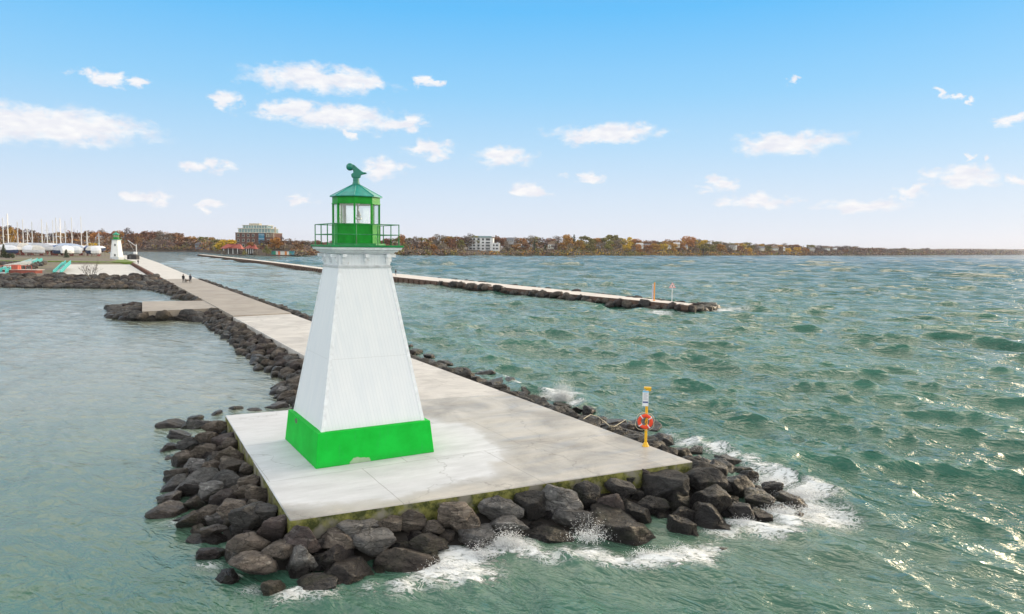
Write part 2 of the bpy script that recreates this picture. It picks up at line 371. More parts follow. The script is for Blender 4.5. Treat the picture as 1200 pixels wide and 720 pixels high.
# beach strip near the white block
# distant wooded ridge at right, kilometres away
hill_m = mat('distant_woodland', (0.075, 0.05, 0.055), 0.95, 0.55, 0.012)
V, F = [], []; cols = list(range(880, 1420, 3))
for px in cols:
    D = 5200.0; x = PD(px, D)
    hh = 10 + 30 * max(0, min(1, (px - 1000) / 110)) + 5 * noise.noise((px * .022, 0, 1)) + 2.5 * noise.noise((px * .21, 5, 1))
    for k, (dy, f) in enumerate([(-60, -0.02), (0, 0.35), (180, 0.75), (500, 1.0), (1400, 0.9)]):
        V.append((x * (1 + dy / D), D + dy, hh * f + (2.0 * noise.noise((px * .5, k, 2)) if k else 0)))
F = [(i * 5 + j, (i + 1) * 5 + j, (i + 1) * 5 + j + 1, i * 5 + j + 1) for i in range(len(cols) - 1) for j in range(4)]
hz = bpy.data.materials.new('haze_air'); hz.use_nodes = True; t_ = NT(hz.node_tree)
pv = t_.n('ShaderNodeVolumePrincipled'); pv.inputs['Color'].default_value = (0.80, 0.84, 0.95, 1); pv.inputs['Density'].default_value = 0.00005; pv.inputs['Anisotropy'].default_value = 0.1
ov = t_.n('ShaderNodeOutputMaterial'); t_.t.links.new(pv.outputs[0], ov.inputs['Volume'])
o = MB().box((0, 4000, 31), (22000, 21000, 70)).build('haze', hz); o['kind'] = 'stuff'; o['label'] = 'thin pale autumn haze over the lake'
kind_struct(link('hills', np_mesh('hills', V, F, hill_m)))

# ---------------------------------------------------------------- water
FOAM = [(520,668,1.3,1),(540,655,1.4,1),(560,674,.9,.9),(505,672,.9,.8),(575,645,.9,1),(600,640,1.0,1),(618,648,.8,.8),(640,652,.7,.7),(665,648,.8,.8),(690,648,.8,.9),(720,656,.7,.9),(745,660,.6,.8),(765,656,.9,1),(790,655,.9,1),
 (815,650,1.0,1),(835,640,.7,.7),(470,690,.7,.8),(440,690,.6,.5),(345,693,.6,.8),(330,703,.5,.5),(372,698,.7,.6),(298,690,.5,.4),(850,622,.8,.7),(870,612,.9,.9),(890,618,.9,.9),(905,620,1.0,1),(922,606,1.2,1),(940,592,1.4,1),(962,598,1.2,1),(978,600,.7,.9),(935,576,1.2,1),
 (952,574,1.3,1),(912,562,1.0,1),(895,552,1.0,.9),(880,545,.8,.8),(925,612,1.0,.9),(965,575,.8,.7),(805,522,.9,.9),(835,530,.9,.9),(850,538,.7,.8),(780,513,.7,.6),(660,466,1.5,1),(645,462,1.0,.9),(625,453,1.1,.9),(612,448,1.0,.8),(600,445,.8,.6),(700,488,.7,.5),(672,474,.9,.8),
 (845,363,3.0,.9),(770,366,2.5,.8),(860,362,2.5,.7),(800,367,1.5,.5),(188,572,.5,.6),(205,612,.5,.5),(245,662,.5,.5),(520,300,.1,0)]
def build_water():
    rs = [0.0]; r = 6.0
    while r < 14: rs.append(r); r += 0.4
    while r < 9500:
        rs.append(r); r *= 1.0042 if r < 220 else (1.0055 if r < 1400 else 1.03)
    rs = np.array(rs[1:])
    fine = np.linspace(R(-44), R(44), 1150); side = np.concatenate([np.linspace(R(44), R(90), 60)[1:], np.linspace(R(90), R(270), 60)[1:-1], np.linspace(R(270), R(316), 60)[:-1]])
    th = np.concatenate([fine, side]); na = len(th); nrr = len(rs)
    rr, tt = np.meshgrid(rs, th, indexing='ij')
    X = (rr * np.sin(tt)).ravel(); Y = (rr * np.cos(tt)).ravel(); RR = rr.ravel()
    dr = np.gradient(rs); sp = np.repeat(dr, na)
    # how exposed each spot is: sheltered bay left of the pier, channel between the piers, open lake right
    sd_ = (X - (-4.0)) * PN.x + (Y - 35) * PN.y            # signed distance right of the pier line
    op = np.clip((sd_ + 6) / 22, 0, 1); op = op * op * (3 - 2 * op)
    front = np.clip((24 - Y) / 8, 0, 1)
    op = np.maximum(op, front * np.clip((X + 13) / 16, 0, 1))
    bwd = (X - 29) * 0.855 + (Y - 104) * 0.52                # beyond the breakwater
    chan = np.clip((Y - 80) / 120, 0, 1) * (bwd < 0) * np.clip((10 - X) / 30, 0, 1)
    E_ = 0.20 + 0.80 * op; E_ = E_ * (1 - 0.45 * chan)
    g = np.random.RandomState(11)
    Z = np.zeros_like(X); DX = np.zeros_like(X); DY = np.zeros_like(X)
    lam = np.exp(np.linspace(np.log(0.7), np.log(15), 64))
    for i, L_ in enumerate(lam):
        spread = 23 if L_ > 2.5 else 42
        a = R(228 + g.normal() * spread)                       # travel direction (towards the camera and left)
        dx, dy = math.cos(a), math.sin(a); k = 2 * math.pi / L_
        A = 0.0118 * L_ ** 0.82 * (1.0 if L_ < 7 else 0.75); ph = g.uniform(0, 6.28)
        fade = np.clip((L_ / sp - 2.5) / 3.0, 0, 1)
        if L_ > 5: fade = fade * np.clip((E_ - 0.2) / 0.8, 0.25, 1)
        arg = k * (X * dx + Y * dy) + ph
        w = A * fade * E_
        Z += w * np.cos(arg); q = 1.25
        DX -= q * w * dx * np.sin(arg); DY -= q * w * dy * np.sin(arg)
    outer = np.clip((RR - 130) / 250, 0, 1) * np.clip(op * 1.2, 0, 1) * np.clip((X + 60 + 0.35 * Y) / 80, 0, 1)
    for L_ in np.exp(np.linspace(np.log(9), np.log(42), 26)):       # longer seas out on the open lake
        a = R(236 + g.normal() * 24); dx, dy = math.cos(a), math.sin(a); k = 2 * math.pi / L_
        arg = k * (X * dx + Y * dy) + g.uniform(0, 6.28); w = 0.0075 * L_ * outer * np.clip((L_ / sp - 2.2) / 2.0, 0, 1)
        Z += w * np.cos(arg); DX -= w * dx * np.sin(arg); DY -= w * dy * np.sin(arg)
    foam = np.zeros_like(X); near = RR < 160
    for (px, py, fr, st) in FOAM:
        p = P(px, py, 0.05); idx = np.where(near & (abs(X - p.x) < fr * 2.2) & (abs(Y - p.y) < fr * 2.2))[0]
        d = np.hypot(X[idx] - p.x, (Y[idx] - p.y)) / fr; foam[idx] = np.maximum(foam[idx], st * np.clip(1.30 - d * 0.98, 0, 1))
    # small swell heaped where waves meet the rocks
    V = np.stack([X + DX, Y + DY, Z + 0.10 * foam], 1)
    i0 = np.arange(nrr - 1)[:, None] * na; j = np.arange(na)[None, :]; j2 = (j + 1) % na
    F = np.stack([(i0 + j), (i0 + j2), (i0 + na + j2), (i0 + na + j)], -1).reshape(-1, 4)
    F = F[:, ::-1]
    me = np_mesh('water', V, F, water_mat())
    at = me.attributes.new('foam', 'FLOAT', 'POINT'); at.data.foreach_set('value', foam.astype(np.float32))
    at = me.attributes.new('open', 'FLOAT', 'POINT'); at.data.foreach_set('value', E_.astype(np.float32))
    cr = me.attributes.new('crest', 'FLOAT', 'POINT'); cr.data.foreach_set('value', np.clip(Z / 0.30 * np.clip(1.6 - RR / 150, 0, 1), -1, 1).astype(np.float32))
    return link('water', me)
def water_mat():
    m = bpy.data.materials.new('lake_water'); m.use_nodes = True; t = NT(m.node_tree)
    b = t.n('ShaderNodeBsdfPrincipled'); o = t.n('ShaderNodeOutputMaterial'); t.t.links.new(b.outputs[0], o.inputs[0])
    co = t.n('ShaderNodeTexCoord').outputs['Object']
    fo = t.n('ShaderNodeAttribute', attribute_name='foam').outputs['Fac']
    opn = t.n('ShaderNodeAttribute', attribute_name='open').outputs['Fac']
    cr = t.n('ShaderNodeAttribute', attribute_name='crest').outputs['Fac']
    silt = t.noise(co, 0.05, 4, 0.6, 0.5)
    deep = t.mix(t.maprange(silt, 0.35, 0.65), (0.020, 0.100, 0.068), (0.042, 0.142, 0.098))
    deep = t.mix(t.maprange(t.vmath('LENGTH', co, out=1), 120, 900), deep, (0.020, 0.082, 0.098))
    bay = t.mix(t.maprange(silt, 0.35, 0.65), (0.155, 0.19, 0.145), (0.235, 0.245, 0.19))  # paler colour paints the sheltered water's reflection of the white sky
    sy = t.n('ShaderNodeSeparateXYZ'); t.set(sy.inputs[0], co)
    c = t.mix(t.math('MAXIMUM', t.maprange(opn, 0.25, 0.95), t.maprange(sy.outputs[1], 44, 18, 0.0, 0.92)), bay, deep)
    c = t.mix(t.math('MULTIPLY', t.maprange(cr, 0.2, 1.0), 0.25), c, (0.055, 0.22, 0.15))
    # foam: veined where it thins out
    n1 = t.noise(t.map(co, rot=(0, 0, R(35)), scale=(1.0, 1.8, 1.0)), 2.6, 7, 0.72, 1.2); 
    fm = t.maprange(t.math('ADD', fo, t.math('MULTIPLY', t.math('SUBTRACT', n1, 0.5), 2.6)), 0.62, 0.88, smooth=True)
    vein = t.math('SUBTRACT', 1.0, t.math('ABSOLUTE', t.math('MULTIPLY', t.math('SUBTRACT', t.noise(t.map(co, rot=(0, 0, R(20)), scale=(1, 1.5, 1)), 1.9, 6, 0.6, 1.8), 0.5), 9.0)))
    lace = t.math('MULTIPLY', t.maprange(t.math('ADD', vein, t.math('MULTIPLY', fo, 0.9)), 0.75, 1.15, smooth=True), t.math('MULTIPLY', t.maprange(fo, 0.05, 0.6, 0.0, 0.75), t.maprange(t.noise(co, 0.9, 3), 0.40, 0.58)))
    fm = t.math('MAXIMUM', t.math('MULTIPLY', fm, t.maprange(fo, 0.02, 0.15)), lace)
    caps = t.math('MULTIPLY', t.maprange(t.math('ADD', cr, t.math('MULTIPLY', t.math('SUBTRACT', t.noise(co, 1.1, 7, 0.75, 1.0), 0.5), 1.4)), 1.12, 1.35), 0.6)
    fm = t.math('MAXIMUM', fm, caps, clamp=True)
    c = t.mix(fm, c, (0.80, 0.84, 0.86))
    t.set(b.inputs['Base Color'], c)
    t.set(b.inputs['Roughness'], t.math('ADD', 0.07, t.math('MULTIPLY', fm, 0.6)))
    b.inputs['IOR'].default_value = 1.42
    rp = t.map(t.map(co, rot=(0, 0, R(-50))), scale=(1.0, 0.38, 1.0))
    def ridge(sc_, det, dist): return t.math('SUBTRACT', 1.0, t.math('ABSOLUTE', t.math('MULTIPLY', t.math('SUBTRACT', t.noise(rp, sc_, det, 0.55, dist), 0.5), 3.2)))
    r1 = ridge(1.5, 4, 0.5); r2 = ridge(0.42, 4, 0.4); r3 = t.noise(co, 4.2, 5, 0.6, 0.3)
    cdn = t.vmath('LENGTH', co, out=1)
    far = t.maprange(cdn, 60, 320)
    r4 = ridge(0.13, 6, 0.4)
    hgt = t.math('ADD', t.math('MULTIPLY', r1, 0.36), t.math('ADD', t.math('MULTIPLY', r2, 0.70), t.math('MULTIPLY', r3, 0.15)))
    hgt = t.math('ADD', hgt, t.math('MULTIPLY', r4, t.math('MULTIPLY', far, 6.0)))
    hgt = t.math('ADD', hgt, t.math('MULTIPLY', r2, t.math('MULTIPLY', far, 1.6)))
    hgt = t.math('MULTIPLY', hgt, t.maprange(opn, 0.2, 1.0, 0.52, 1.0))
    hgt = t.math('ADD', hgt, t.math('MULTIPLY', t.math('MULTIPLY', fm, n1), 0.25))
    t.set(b.inputs['Normal'], t.bump(hgt, 1.0, 0.33))
    return m
kind_struct(build_water())

# ================================================================ ROCKS
def ico(sub):
    bm = bmesh.new(); bmesh.ops.create_icosphere(bm, subdivisions=sub, radius=1.0)
    V = np.array([v.co[:] for v in bm.verts]); F = np.array([[v.index for v in f.verts] for f in bm.faces]); bm.free(); return V, F
ICO = {k: ico(k) for k in (2, 3, 5)}
def rock_mesh(seed, sub, amp=0.085):
    g = np.random.RandomState(seed); V, F = ICO[sub]
    n = g.randint(7, 12); N = g.normal(size=(n, 3)); N /= np.linalg.norm(N, axis=1)[:, None]
    N = np.concatenate([N, [[0, 0, 1], [0, 0, -1]]]); hk = g.uniform(0.55, 1.0, len(N)); hk[-2] = .78
    dots = np.clip(V @ N.T, 1e-3, None); cand = hk[None] / dots
    m = g.randint(8, 13); N2 = g.normal(size=(m, 3)); N2 /= np.linalg.norm(N2, axis=1)[:, None]; cand = np.concatenate([cand, g.uniform(0.86, 1.02, m)[None] / np.clip(V @ N2.T, 1e-3, None)], 1)
    # smooth minimum gives slightly worn edges
    p = 70.0; r = (np.sum(cand ** -p, axis=1)) ** (-1 / p); r = np.clip(r, 0, 1.35)
    out = []
    for v, q in zip(V, r):
        s = q * (1 + amp * noise.fractal(Vector(v) * 2.2 + Vector((seed, 0, 0)), 0.9, 2.0, 5) + amp * 0.5 * abs(noise.noise(Vector(v) * 6 + Vector((0, seed, 0)))))
        out.append(v * s)
    out = np.array(out) * 0.95; return out, F
def rock_material(name, lo, hi, pale, wetness):
    m = bpy.data.materials.new(name); m.use_nodes = True; t = NT(m.node_tree)
    b = t.n('ShaderNodeBsdfPrincipled'); o = t.n('ShaderNodeOutputMaterial'); t.t.links.new(b.outputs[0], o.inputs[0])
    co = t.n('ShaderNodeTexCoord').outputs['Object']; geo = t.n('ShaderNodeNewGeometry'); pos = geo.outputs['Position']
    rnd_ = t.n('ShaderNodeObjectInfo').outputs['Random']
    wv = t.vmath('ADD', pos, t.vmath('MULTIPLY', co, (0.2, 0.2, 0.2)))
    f = t.noise(wv, 2.4, 7, 0.68, 0.5); f2 = t.noise(wv, 11, 6, 0.7)
    vo = t.n('ShaderNodeTexVoronoi', feature='DISTANCE_TO_EDGE'); t.set(vo.inputs['Vector'], t.vmath('ADD', t.map(wv, (1, 1, 1.7), rot=(0.4, 0.7, 0)), t.vmath('MULTIPLY', t.noise(wv, 3, 4, col=True), (0.5, 0.5, 0.5)))); vo.inputs['Scale'].default_value = 1.7
    crack = t.maprange(vo.outputs[0], 0.0, 0.035, 1.0, 0.0); ban = t.noise(t.map(wv, (1, 1, 5), rot=(0.5, 0.3, 0)), 1.5, 4, 0.6)
    c = t.mix(t.maprange(t.math('ADD', t.math('MULTIPLY', f, 0.6), t.math('MULTIPLY', f2, 0.4)), 0.34, 0.66), lo, hi)
    c = t.mix(t.math('MULTIPLY', t.maprange(ban, 0.56, 0.72), 0.5), c, pale)
    c = t.mix(t.math('MULTIPLY', t.maprange(t.noise(wv, 5.5, 6, 0.7), 0.6, 0.7), 0.5), c, pale)
    c = t.mix(t.math('MULTIPLY', crack, 0.55), c, (0.012, 0.010, 0.009))
    hs = t.n('ShaderNodeHueSaturation'); t.set(hs.inputs['Color'], c); t.set(hs.inputs['Value'], t.math('MULTIPLY', t.maprange(rnd_, 0, 1, 0.6, 1.45), t.maprange(t.noise(pos, 0.55, 1), 0.35, 0.65, 0.65, 1.4))); c = hs.outputs[0]
    sz = t.n('ShaderNodeSeparateXYZ'); t.set(sz.inputs[0], pos)
    wet = t.maprange(t.math('ADD', sz.outputs[2], t.math('MULTIPLY', t.math('SUBTRACT', t.noise(pos, 1.3, 4), 0.5), 0.9)), 0.15 + wetness, 0.55 + wetness, 1.0, 0.0, smooth=True)
    wc = t.mix(1.0, c, (0.24, 0.22, 0.24), 'MULTIPLY')
    alg = t.maprange(t.noise(pos, 0.8, 5, 0.65), 0.52, 0.62); wc = t.mix(t.math('MULTIPLY', alg, 0.5), wc, (0.018, 0.024, 0.008))
    c = t.mix(wet, c, wc)
    t.set(b.inputs['Base Color'], c); t.set(b.inputs['Roughness'], t.mix(wet, (0.88,) * 3, (0.33,) * 3))
    hgt = t.math('ADD', t.noise(wv, 4.0, 8, 0.72), t.math('SUBTRACT', t.math('MULTIPLY', t.noise(wv, 22, 4, 0.6), 0.25), t.math('MULTIPLY', crack, 0.25)))
    t.set(b.inputs['Normal'], t.bump(hgt, 1.0, 0.20)); return m
RM = {'brown': rock_material('rock_brown', (0.030, 0.024, 0.020), (0.155, 0.130, 0.110), (0.36, 0.32, 0.27), 0.0),
      'grey': rock_material('rock_grey', (0.026, 0.026, 0.028), (0.140, 0.138, 0.138), (0.36, 0.36, 0.35), 0.0),
      'plum': rock_material('rock_plum', (0.016, 0.012, 0.013), (0.070, 0.054, 0.052), (0.20, 0.18, 0.17), 0.25),
      'dark': rock_material('rock_dark_wet', (0.008, 0.008, 0.009), (0.040, 0.038, 0.038), (0.13, 0.13, 0.125), 0.55)}
gap_shade_m = mat('rubble_gap_shade', (0.022, 0.019, 0.017), 0.9, 0.5, 2.0)
ROCKS = {}
for k in range(14): ROCKS[k] = rock_mesh(100 + k, 5)
ROCK_ME = {}
def rock_me(k, tone):
    if (k, tone) not in ROCK_ME:
        V, F = ROCKS[k]; ROCK_ME[(k, tone)] = np_mesh('boulder', V, F, RM[tone])
    return ROCK_ME[(k, tone)]
LOW = [rock_mesh(300 + k, 3, 0.14) for k in range(8)]; LOW2 = [rock_mesh(400 + k, 3, 0.12) for k in range(6)]

# the platform edge as a polyline in plan, and slope height by distance from it
EDGE = [Vector((C0.x + 7, C0.y + 3.6)), Vector((C0.x, C0.y)), Vector((A0.x, A0.y)), Vector((B0.x, B0.y)), Vector((pier_right(60), 60.0))]
TOE = [2.2, 4.3, 2.7, 1.5]
def edge_dist(x, y):
    best = None; p = Vector((x, y))
    for i in range(4):
        a, b = EDGE[i], EDGE[i + 1]; ab = b - a; t_ = max(0, min(1, (p - a).dot(ab) / ab.length_squared)); q = a + ab * t_; d = (p - q).length
        if best is None or d < best[0]: best = (d, i, t_)
    d, i, t_ = best
    toe = TOE[i]
    if i == 2 and t_ > 0.6: toe = 2.7 + (t_ - 0.6) / 0.4 * 2.2
    if i == 3 and t_ < 0.15: toe = 4.9 - t_ / 0.15 * 3.4
    if i == 1 and t_ > 0.7: toe = 4.3 - (t_ - 0.7) / 0.3 * 1.4
    if i == 1 and t_ < 0.1: toe = 3.4
    return d, i, toe
def slope_z(x, y):
    d, i, toe = edge_dist(x, y); return 0.95 - 1.15 * d / toe, i, d, toe
MANUAL = """284 639 42 38;304 657 45 24;320 617 33 36;352 624 44 36;330 642 30 20;352 651 34 38;398 628 48 26;412 612 38 18;392 651 42 28;410 668 62 28;442 632 46 30;455 612 33 18;482 609 27 34;508 616 26 20;501 636 38 22;480 656 68 34;519 592 22 28;244 648 26 16;267 675 24 15;322 688 24 18;370 684 44 14;375 612 24 16;430 612 24 14
527 594 42 34;547 608 38 34;580 591 42 32;592 610 48 20;561 627 44 24;507 657 24 24;617 587 38 38;650 582 52 46;685 577 40 42;645 627 46 30;675 607 40 30;715 592 36 36;695 562 26 16;730 572 32 24;727 560 30 18;750 557 28 24;782 567 58 40;750 600 38 30;732 627 60 56;715 607 55 22;792 622 32 50
832 585 55 45;828 604 52 46;822 560 60 40;846 546 44 20;861 541 34 22;865 567 30 32;863 597 34 30;887 583 34 24;877 557 26 18;905 572 24 22;926 586 36 18;891 604 24 16;813 530 24 14;834 529 22 16;780 518 42 24;759 503 44 24;735 501 36 18;721 496 30 16;707 494 22 12;849 644 12 6;795 585 34 30;800 600 30 24;765 590 30 26;845 620 26 16;810 625 24 22
481 406 11 8;488 412 16 8;502 417 16 9;519 425 18 10;562 439 36 15;587 449 32 14;603 455 18 8;620 461 26 11;640 470 16 8;660 476 24 12;675 480 20 12;691 482 18 13;702 492 34 12;545 433 14 6;770 530 20 10;800 534 22 10;868 551 24 12;845 537 20 10
205 499 28 17;227 491 16 11;235 500 28 24;255 484 14 12;276 480 18 13;295 482 18 8;322 478 36 8;336 472 20 13;198 525 26 20;212 512 24 17;212 537 24 22;225 518 28 18;245 512 24 22;239 528 28 20;262 515 26 18;260 497 24 17;279 530 30 26;258 534 22 16;270 543 28 14;291 547 17 12;247 545 24 17;226 545 28 20;209 556 26 20;238 563 40 28;250 573 26 24;270 560 28 24;296 563 26 18;303 577 24 28;285 575 24 22;262 582 28 20;268 594 38 30;294 602 48 36;228 587 22 18;201 582 26 14;198 598 32 18;228 606 36 26;205 568 30 8;280 505 20 14;272 518 18 14;300 590 18 16;248 620 26 12;245 600 24 18;330 600 14 14;222 572 26 18;218 500 20 14;310 598 26 20"""
TINT = ['brown', 'grey', 'plum', 'dark']
rocks = []   # (x, y, z, sx, sy, sz, rz, zone, tone)
def solve(px, py):
    z = 1.15
    while z > -0.25:
        p = P(px, py, z); s, i, d, toe = slope_z(p.x, p.y)
        if z <= s: return p, i, d, toe
        z -= 0.02
    return P(px, py, 0.0), i, d, toe
for line in MANUAL.replace('\n', ';').split(';'):
    q = [float(a) for a in line.split()]
    p, i, d, toe = solve(q[0], q[1]); sc = (p - Vector((0, 0, H))).length / FPX
    rx = q[2] * sc * 0.50; rz_ = max(q[3] * sc * 0.47, rx * 0.42)
    ry = rx * rnd.uniform(0.75, 1.0)
    if d < 0.85 * rx:      # keep clear of the deck edge
        e = 0.05; gx = (edge_dist(p.x + e, p.y)[0] - edge_dist(p.x - e, p.y)[0]) / (2 * e); gy = (edge_dist(p.x, p.y + e)[0] - edge_dist(p.x, p.y - e)[0]) / (2 * e)
        p = p + Vector((gx, gy, 0)) * (0.85 * rx - d)
    zone = ['back', 'left', 'front', 'right'][i]
    if q[0] > 805 and zone in ('front', 'right') and q[1] > 524: zone = 'tip'
    if zone == 'left': tone = rnd.choice(['brown', 'brown', 'grey', 'brown', 'plum'])
    elif zone == 'front': tone = rnd.choice(['plum', 'brown', 'plum', 'grey']) if q[0] < 560 else rnd.choice(['dark', 'plum', 'grey', 'dark'])
    elif zone == 'back': tone = 'grey'
    else: tone = 'dark'
    if q[0] > 700: tone = rnd.choice(['dark', 'dark', 'plum'])
    rocks.append([p.x, p.y, p.z - rz_ * 0.25, rx, ry, rz_, 0, zone, tone, math.atan2(-p.x, p.y)])
# loose fill between the big ones
def try_fill(n, zones, spacing, drop, smin, smax):
    mine = []
    for _ in range(n):
        i = rnd.choice(zones); a, b = EDGE[i], EDGE[i + 1]; t_ = rnd.random(); ab = (b - a); nrm = Vector((ab.y, -ab.x)).normalized()
        toe = TOE[i] + (0.5 if i == 3 else 0) + (2.2 if i == 2 and t_ > 0.75 else 0)
        d = rnd.uniform(0.35, toe + 0.1); p = a + ab * t_ + nrm * d + (ab.normalized() * rnd.uniform(0, 3.5) if i == 2 and t_ > 0.93 else Vector((0, 0)))
        if i == 3 and t_ > 0.93: continue
        if any((p.x - x) ** 2 + (p.y - y) ** 2 < spacing ** 2 for x, y in mine): continue
        s, ii, dd, tt = slope_z(p.x, p.y)
        if dd < 0.40: continue
        mine.append((p.x, p.y)); r = rnd.uniform(smin, smax)
        zone = ['back', 'left', 'front', 'right'][ii]
        if p.x > 6.2 and p.y < 34: zone = 'tip'
        tone = {'left': rnd.choice(['brown', 'grey', 'plum']), 'front': rnd.choice(['plum', 'dark', 'brown']), 'right': rnd.choice(['dark', 'dark', 'grey']), 'tip': 'dark', 'back': 'grey'}[zone]
        if p.x > 3.5: tone = 'dark'
        rocks.append([p.x, p.y, (s - drop) if drop > -5 else 0.88 - 0.28 * dd, r, r * rnd.uniform(.8, 1), r * rnd.uniform(.65, .9), rnd.uniform(0, 6.28), zone, tone, 0])
try_fill(900, [0, 1, 1, 2, 2], 0.60, 0.36, 0.27, 0.44)
try_fill(520, [3], 0.66, -9, 0.48, 0.68)
# along the bay: solved from edge lines and waterlines surveyed in the photo
def strip(inner, outer, zi, zo, spacing, smin, smax, zone, tones, n, out):
    "inner/outer: polylines of equal length"
    mine = []; L_ = [(Vector(inner[i + 1][:2]) - Vector(inner[i][:2])).length + (Vector(outer[i + 1][:2]) - Vector(outer[i][:2])).length for i in range(len(inner) - 1)]; tot = sum(L_)
    cell = {}
    for _ in range(n):
        s = rnd.random() * tot; i = 0
        while s > L_[i]: s -= L_[i]; i += 1
        t_ = s / L_[i]; a = Vector(inner[i][:2]).lerp(Vector(inner[i + 1][:2]), t_); b = Vector(outer[i][:2]).lerp(Vector(outer[i + 1][:2]), t_)
        w = rnd.random(); p = a.lerp(b, w); ci, cj = int(p.x // spacing), int(p.y // spacing)
        if any((p - q).length < spacing for di in (-1, 0, 1) for dj in (-1, 0, 1) for q in cell.get((ci + di, cj + dj), [])): continue
        cell.setdefault((ci, cj), []).append(p); r = rnd.uniform(smin, smax)
        z = zi + (zo - zi) * w
        out.append([p.x, p.y, z, r, r * rnd.uniform(.75, 1), r * rnd.uniform(.6, .85), rnd.uniform(0, 6.28), zone, rnd.choice(tones), 0])
def wl(*pts): return [P(px, py, 0) for px, py in pts]
bay_in = [(pier_left(y) - 0.45, y) for y in (38.6, 46, 54, 64, 74, 84, 93.2)]
bay_out = wl((352, 480), (352, 462), (334, 450), (300, 431), (276, 405), (250, 385), (238, 378))
bay_out[0] = Vector((-12.6, 41.0, 0)); bay_out[1] = Vector((-15.6, 46.5, 0))
bay = []; strip(bay_in, bay_out, 0.85, -0.02, 0.74, 0.38, 0.68, 'bay', ['brown', 'grey', 'brown', 'plum'], 1500, bay)
spur_in = [(pier_left(93.2) - .5, 93.2), (sp_[1].x + 3, sp_[1].y + 1.6), (sp_[1].x, sp_[1].y - .3), (sp_[1].x - .5, sp_[1].y + .2), (sp_[0].x - .5, sp_[0].y)]
spur_out = wl((238, 378), (205, 375), (165, 376), (132, 374), (128, 360))
strip(spur_in, spur_out, 0.75, -0.05, 0.95, 0.55, 0.95, 'spur', ['brown', 'grey', 'plum'], 900, bay)
bay2_in = [(pier_left(106.3) - .5, 106.3), (pier_left(120) - .4, 120), (pier_left(135) - .4, 135), (pier_left(150) - .4, 150), (pier_left(172) - 1, 172)]
bay2_out = wl((237, 352.3), (208, 350), (201, 346), (178, 341), (160, 339.5))
strip(bay2_in, bay2_out, 0.95, 0.0, 1.1, 0.6, 1.05, 'cove', ['brown', 'grey', 'plum'], 1200, bay)
rightside = []; strip([(pier_right(y) + 0.4, y) for y in (60, 88, 120, 172)], [(pier_right(y) + 2.4, y + .8) for y in (60, 88, 120, 172)], 0.95, 0.35, 0.95, 0.5, 0.85, 'channel', ['dark', 'plum', 'grey'], 1400, bay)
# seawall left, two tiers of big blocks
sea = []; strip([(-190, 163, 0), (-120, 164, 0), (-88, 166, 0), (pier_left(172) - 1.5, 172, 0)], wl((-60, 336), (30, 337.5), (120, 338.5), (172, 339)), 1.75, 0.1, 1.35, 0.9, 1.35, 'seawall', ['brown', 'grey', 'plum'], 2500, bay)
# right-hand breakwater
BN = [P(466, 325, DECK), P(514, 330, DECK), P(600, 338, DECK), P(680, 346, DECK), P(766, 354, DECK), P(806, 358, DECK)]
BF = [P(466, 321, DECK), P(514, 325.8, DECK), P(600, 334, DECK), P(680, 342, DECK), P(766, 351, DECK), P(812, 356, DECK)]
strip([(p.x, p.y) for p in BN[1:]] , wl((514, 333), (600, 344.5), (680, 354.5), (766, 363), (812, 366)), 0.9, 0.0, 1.25, 0.7, 1.25, 'breakwater', ['dark', 'brown', 'plum', 'brown'], 2500, bay)
strip([(BN[5].x, BN[5].y), (BN[5].x + .6, BN[5].y + 3), (BF[5].x, BF[5].y)], wl((812, 366), (841, 364), (838, 357)), 0.8, 0.0, 1.2, 0.7, 1.15, 'breakwater', ['dark', 'plum'], 500, bay)
strip([(p.x, p.y) for p in BF[1:]], [(p.x + 1.4, p.y + 1.4) for p in BF[1:]], 0.9, 0.5, 1.6, 0.6, 1.05, 'breakwater', ['dark', 'plum'], 600, bay)
# small rubble shore left of the apron
strip([(-190, 185, 0), (-150, 186, 0), (-128, 190, 0)], [(-235, 262, 0), (-205, 272, 0), (-182, 284, 0)], 1.2, 1.5, 2.4, 0.7, 1.3, 'yard', ['grey', 'brown'], 1300, bay)
allr = rocks + bay
allr.sort(key=lambda r: -r[3] / math.sqrt(r[0] ** 2 + r[1] ** 2))
def big(r): return r in rocks
solo = allr[:296]; rest = allr[296:]
TL = {'brown': 'brown', 'grey': 'grey', 'plum': 'purplish', 'dark': 'wet black'}
def along(a, b, x, y):
    p = Vector((x, y)) - a; return p.dot(b - a) / (b - a).length_squared
def where(r):
    x, y, zn = r[0], r[1], r[7]
    if zn == 'left':
        u = along(EDGE[1], EDGE[2], x, y); return 'left of platform, ' + ('far corner' if u < .2 else 'far half' if u < .5 else 'near half' if u < .85 else 'near corner')
    if zn == 'front':
        u = along(EDGE[2], EDGE[3], x, y); return ['below platform near corner', 'below the green base', 'below platform front middle', 'below front, right of base', 'below the yellow post'][max(0, min(4, int(u * 5)))]
    if zn == 'tip': return ('outermost at wave-washed tip' if x > 9.3 else 'inner wave-washed tip')
    if zn == 'right': return 'right pier edge ' + ('by yellow post' if y < 36 else 'left of yellow post' if y < 45 else 'near tower')
    if zn == 'back': return 'behind platform back corner'
    if zn == 'bay': return 'on bay slope ' + ('behind tower' if y < 52 else 'left of tower' if y < 68 else 'near jetty')
    return {'spur': 'under the side jetty wall', 'channel': 'on the channel side of the pier', 'cove': 'in the cove behind the jetty', 'seawall': 'in the seawall across the bay', 'breakwater': 'on the long right breakwater', 'yard': 'beside the launch apron'}[zn]
ORD = ['leftmost', 'second from left', 'third from left', 'fourth from left', 'fifth from left', 'sixth from left', 'seventh from left', 'eighth from left', 'ninth from left', 'tenth from left', 'eleventh from left', 'twelfth from left']
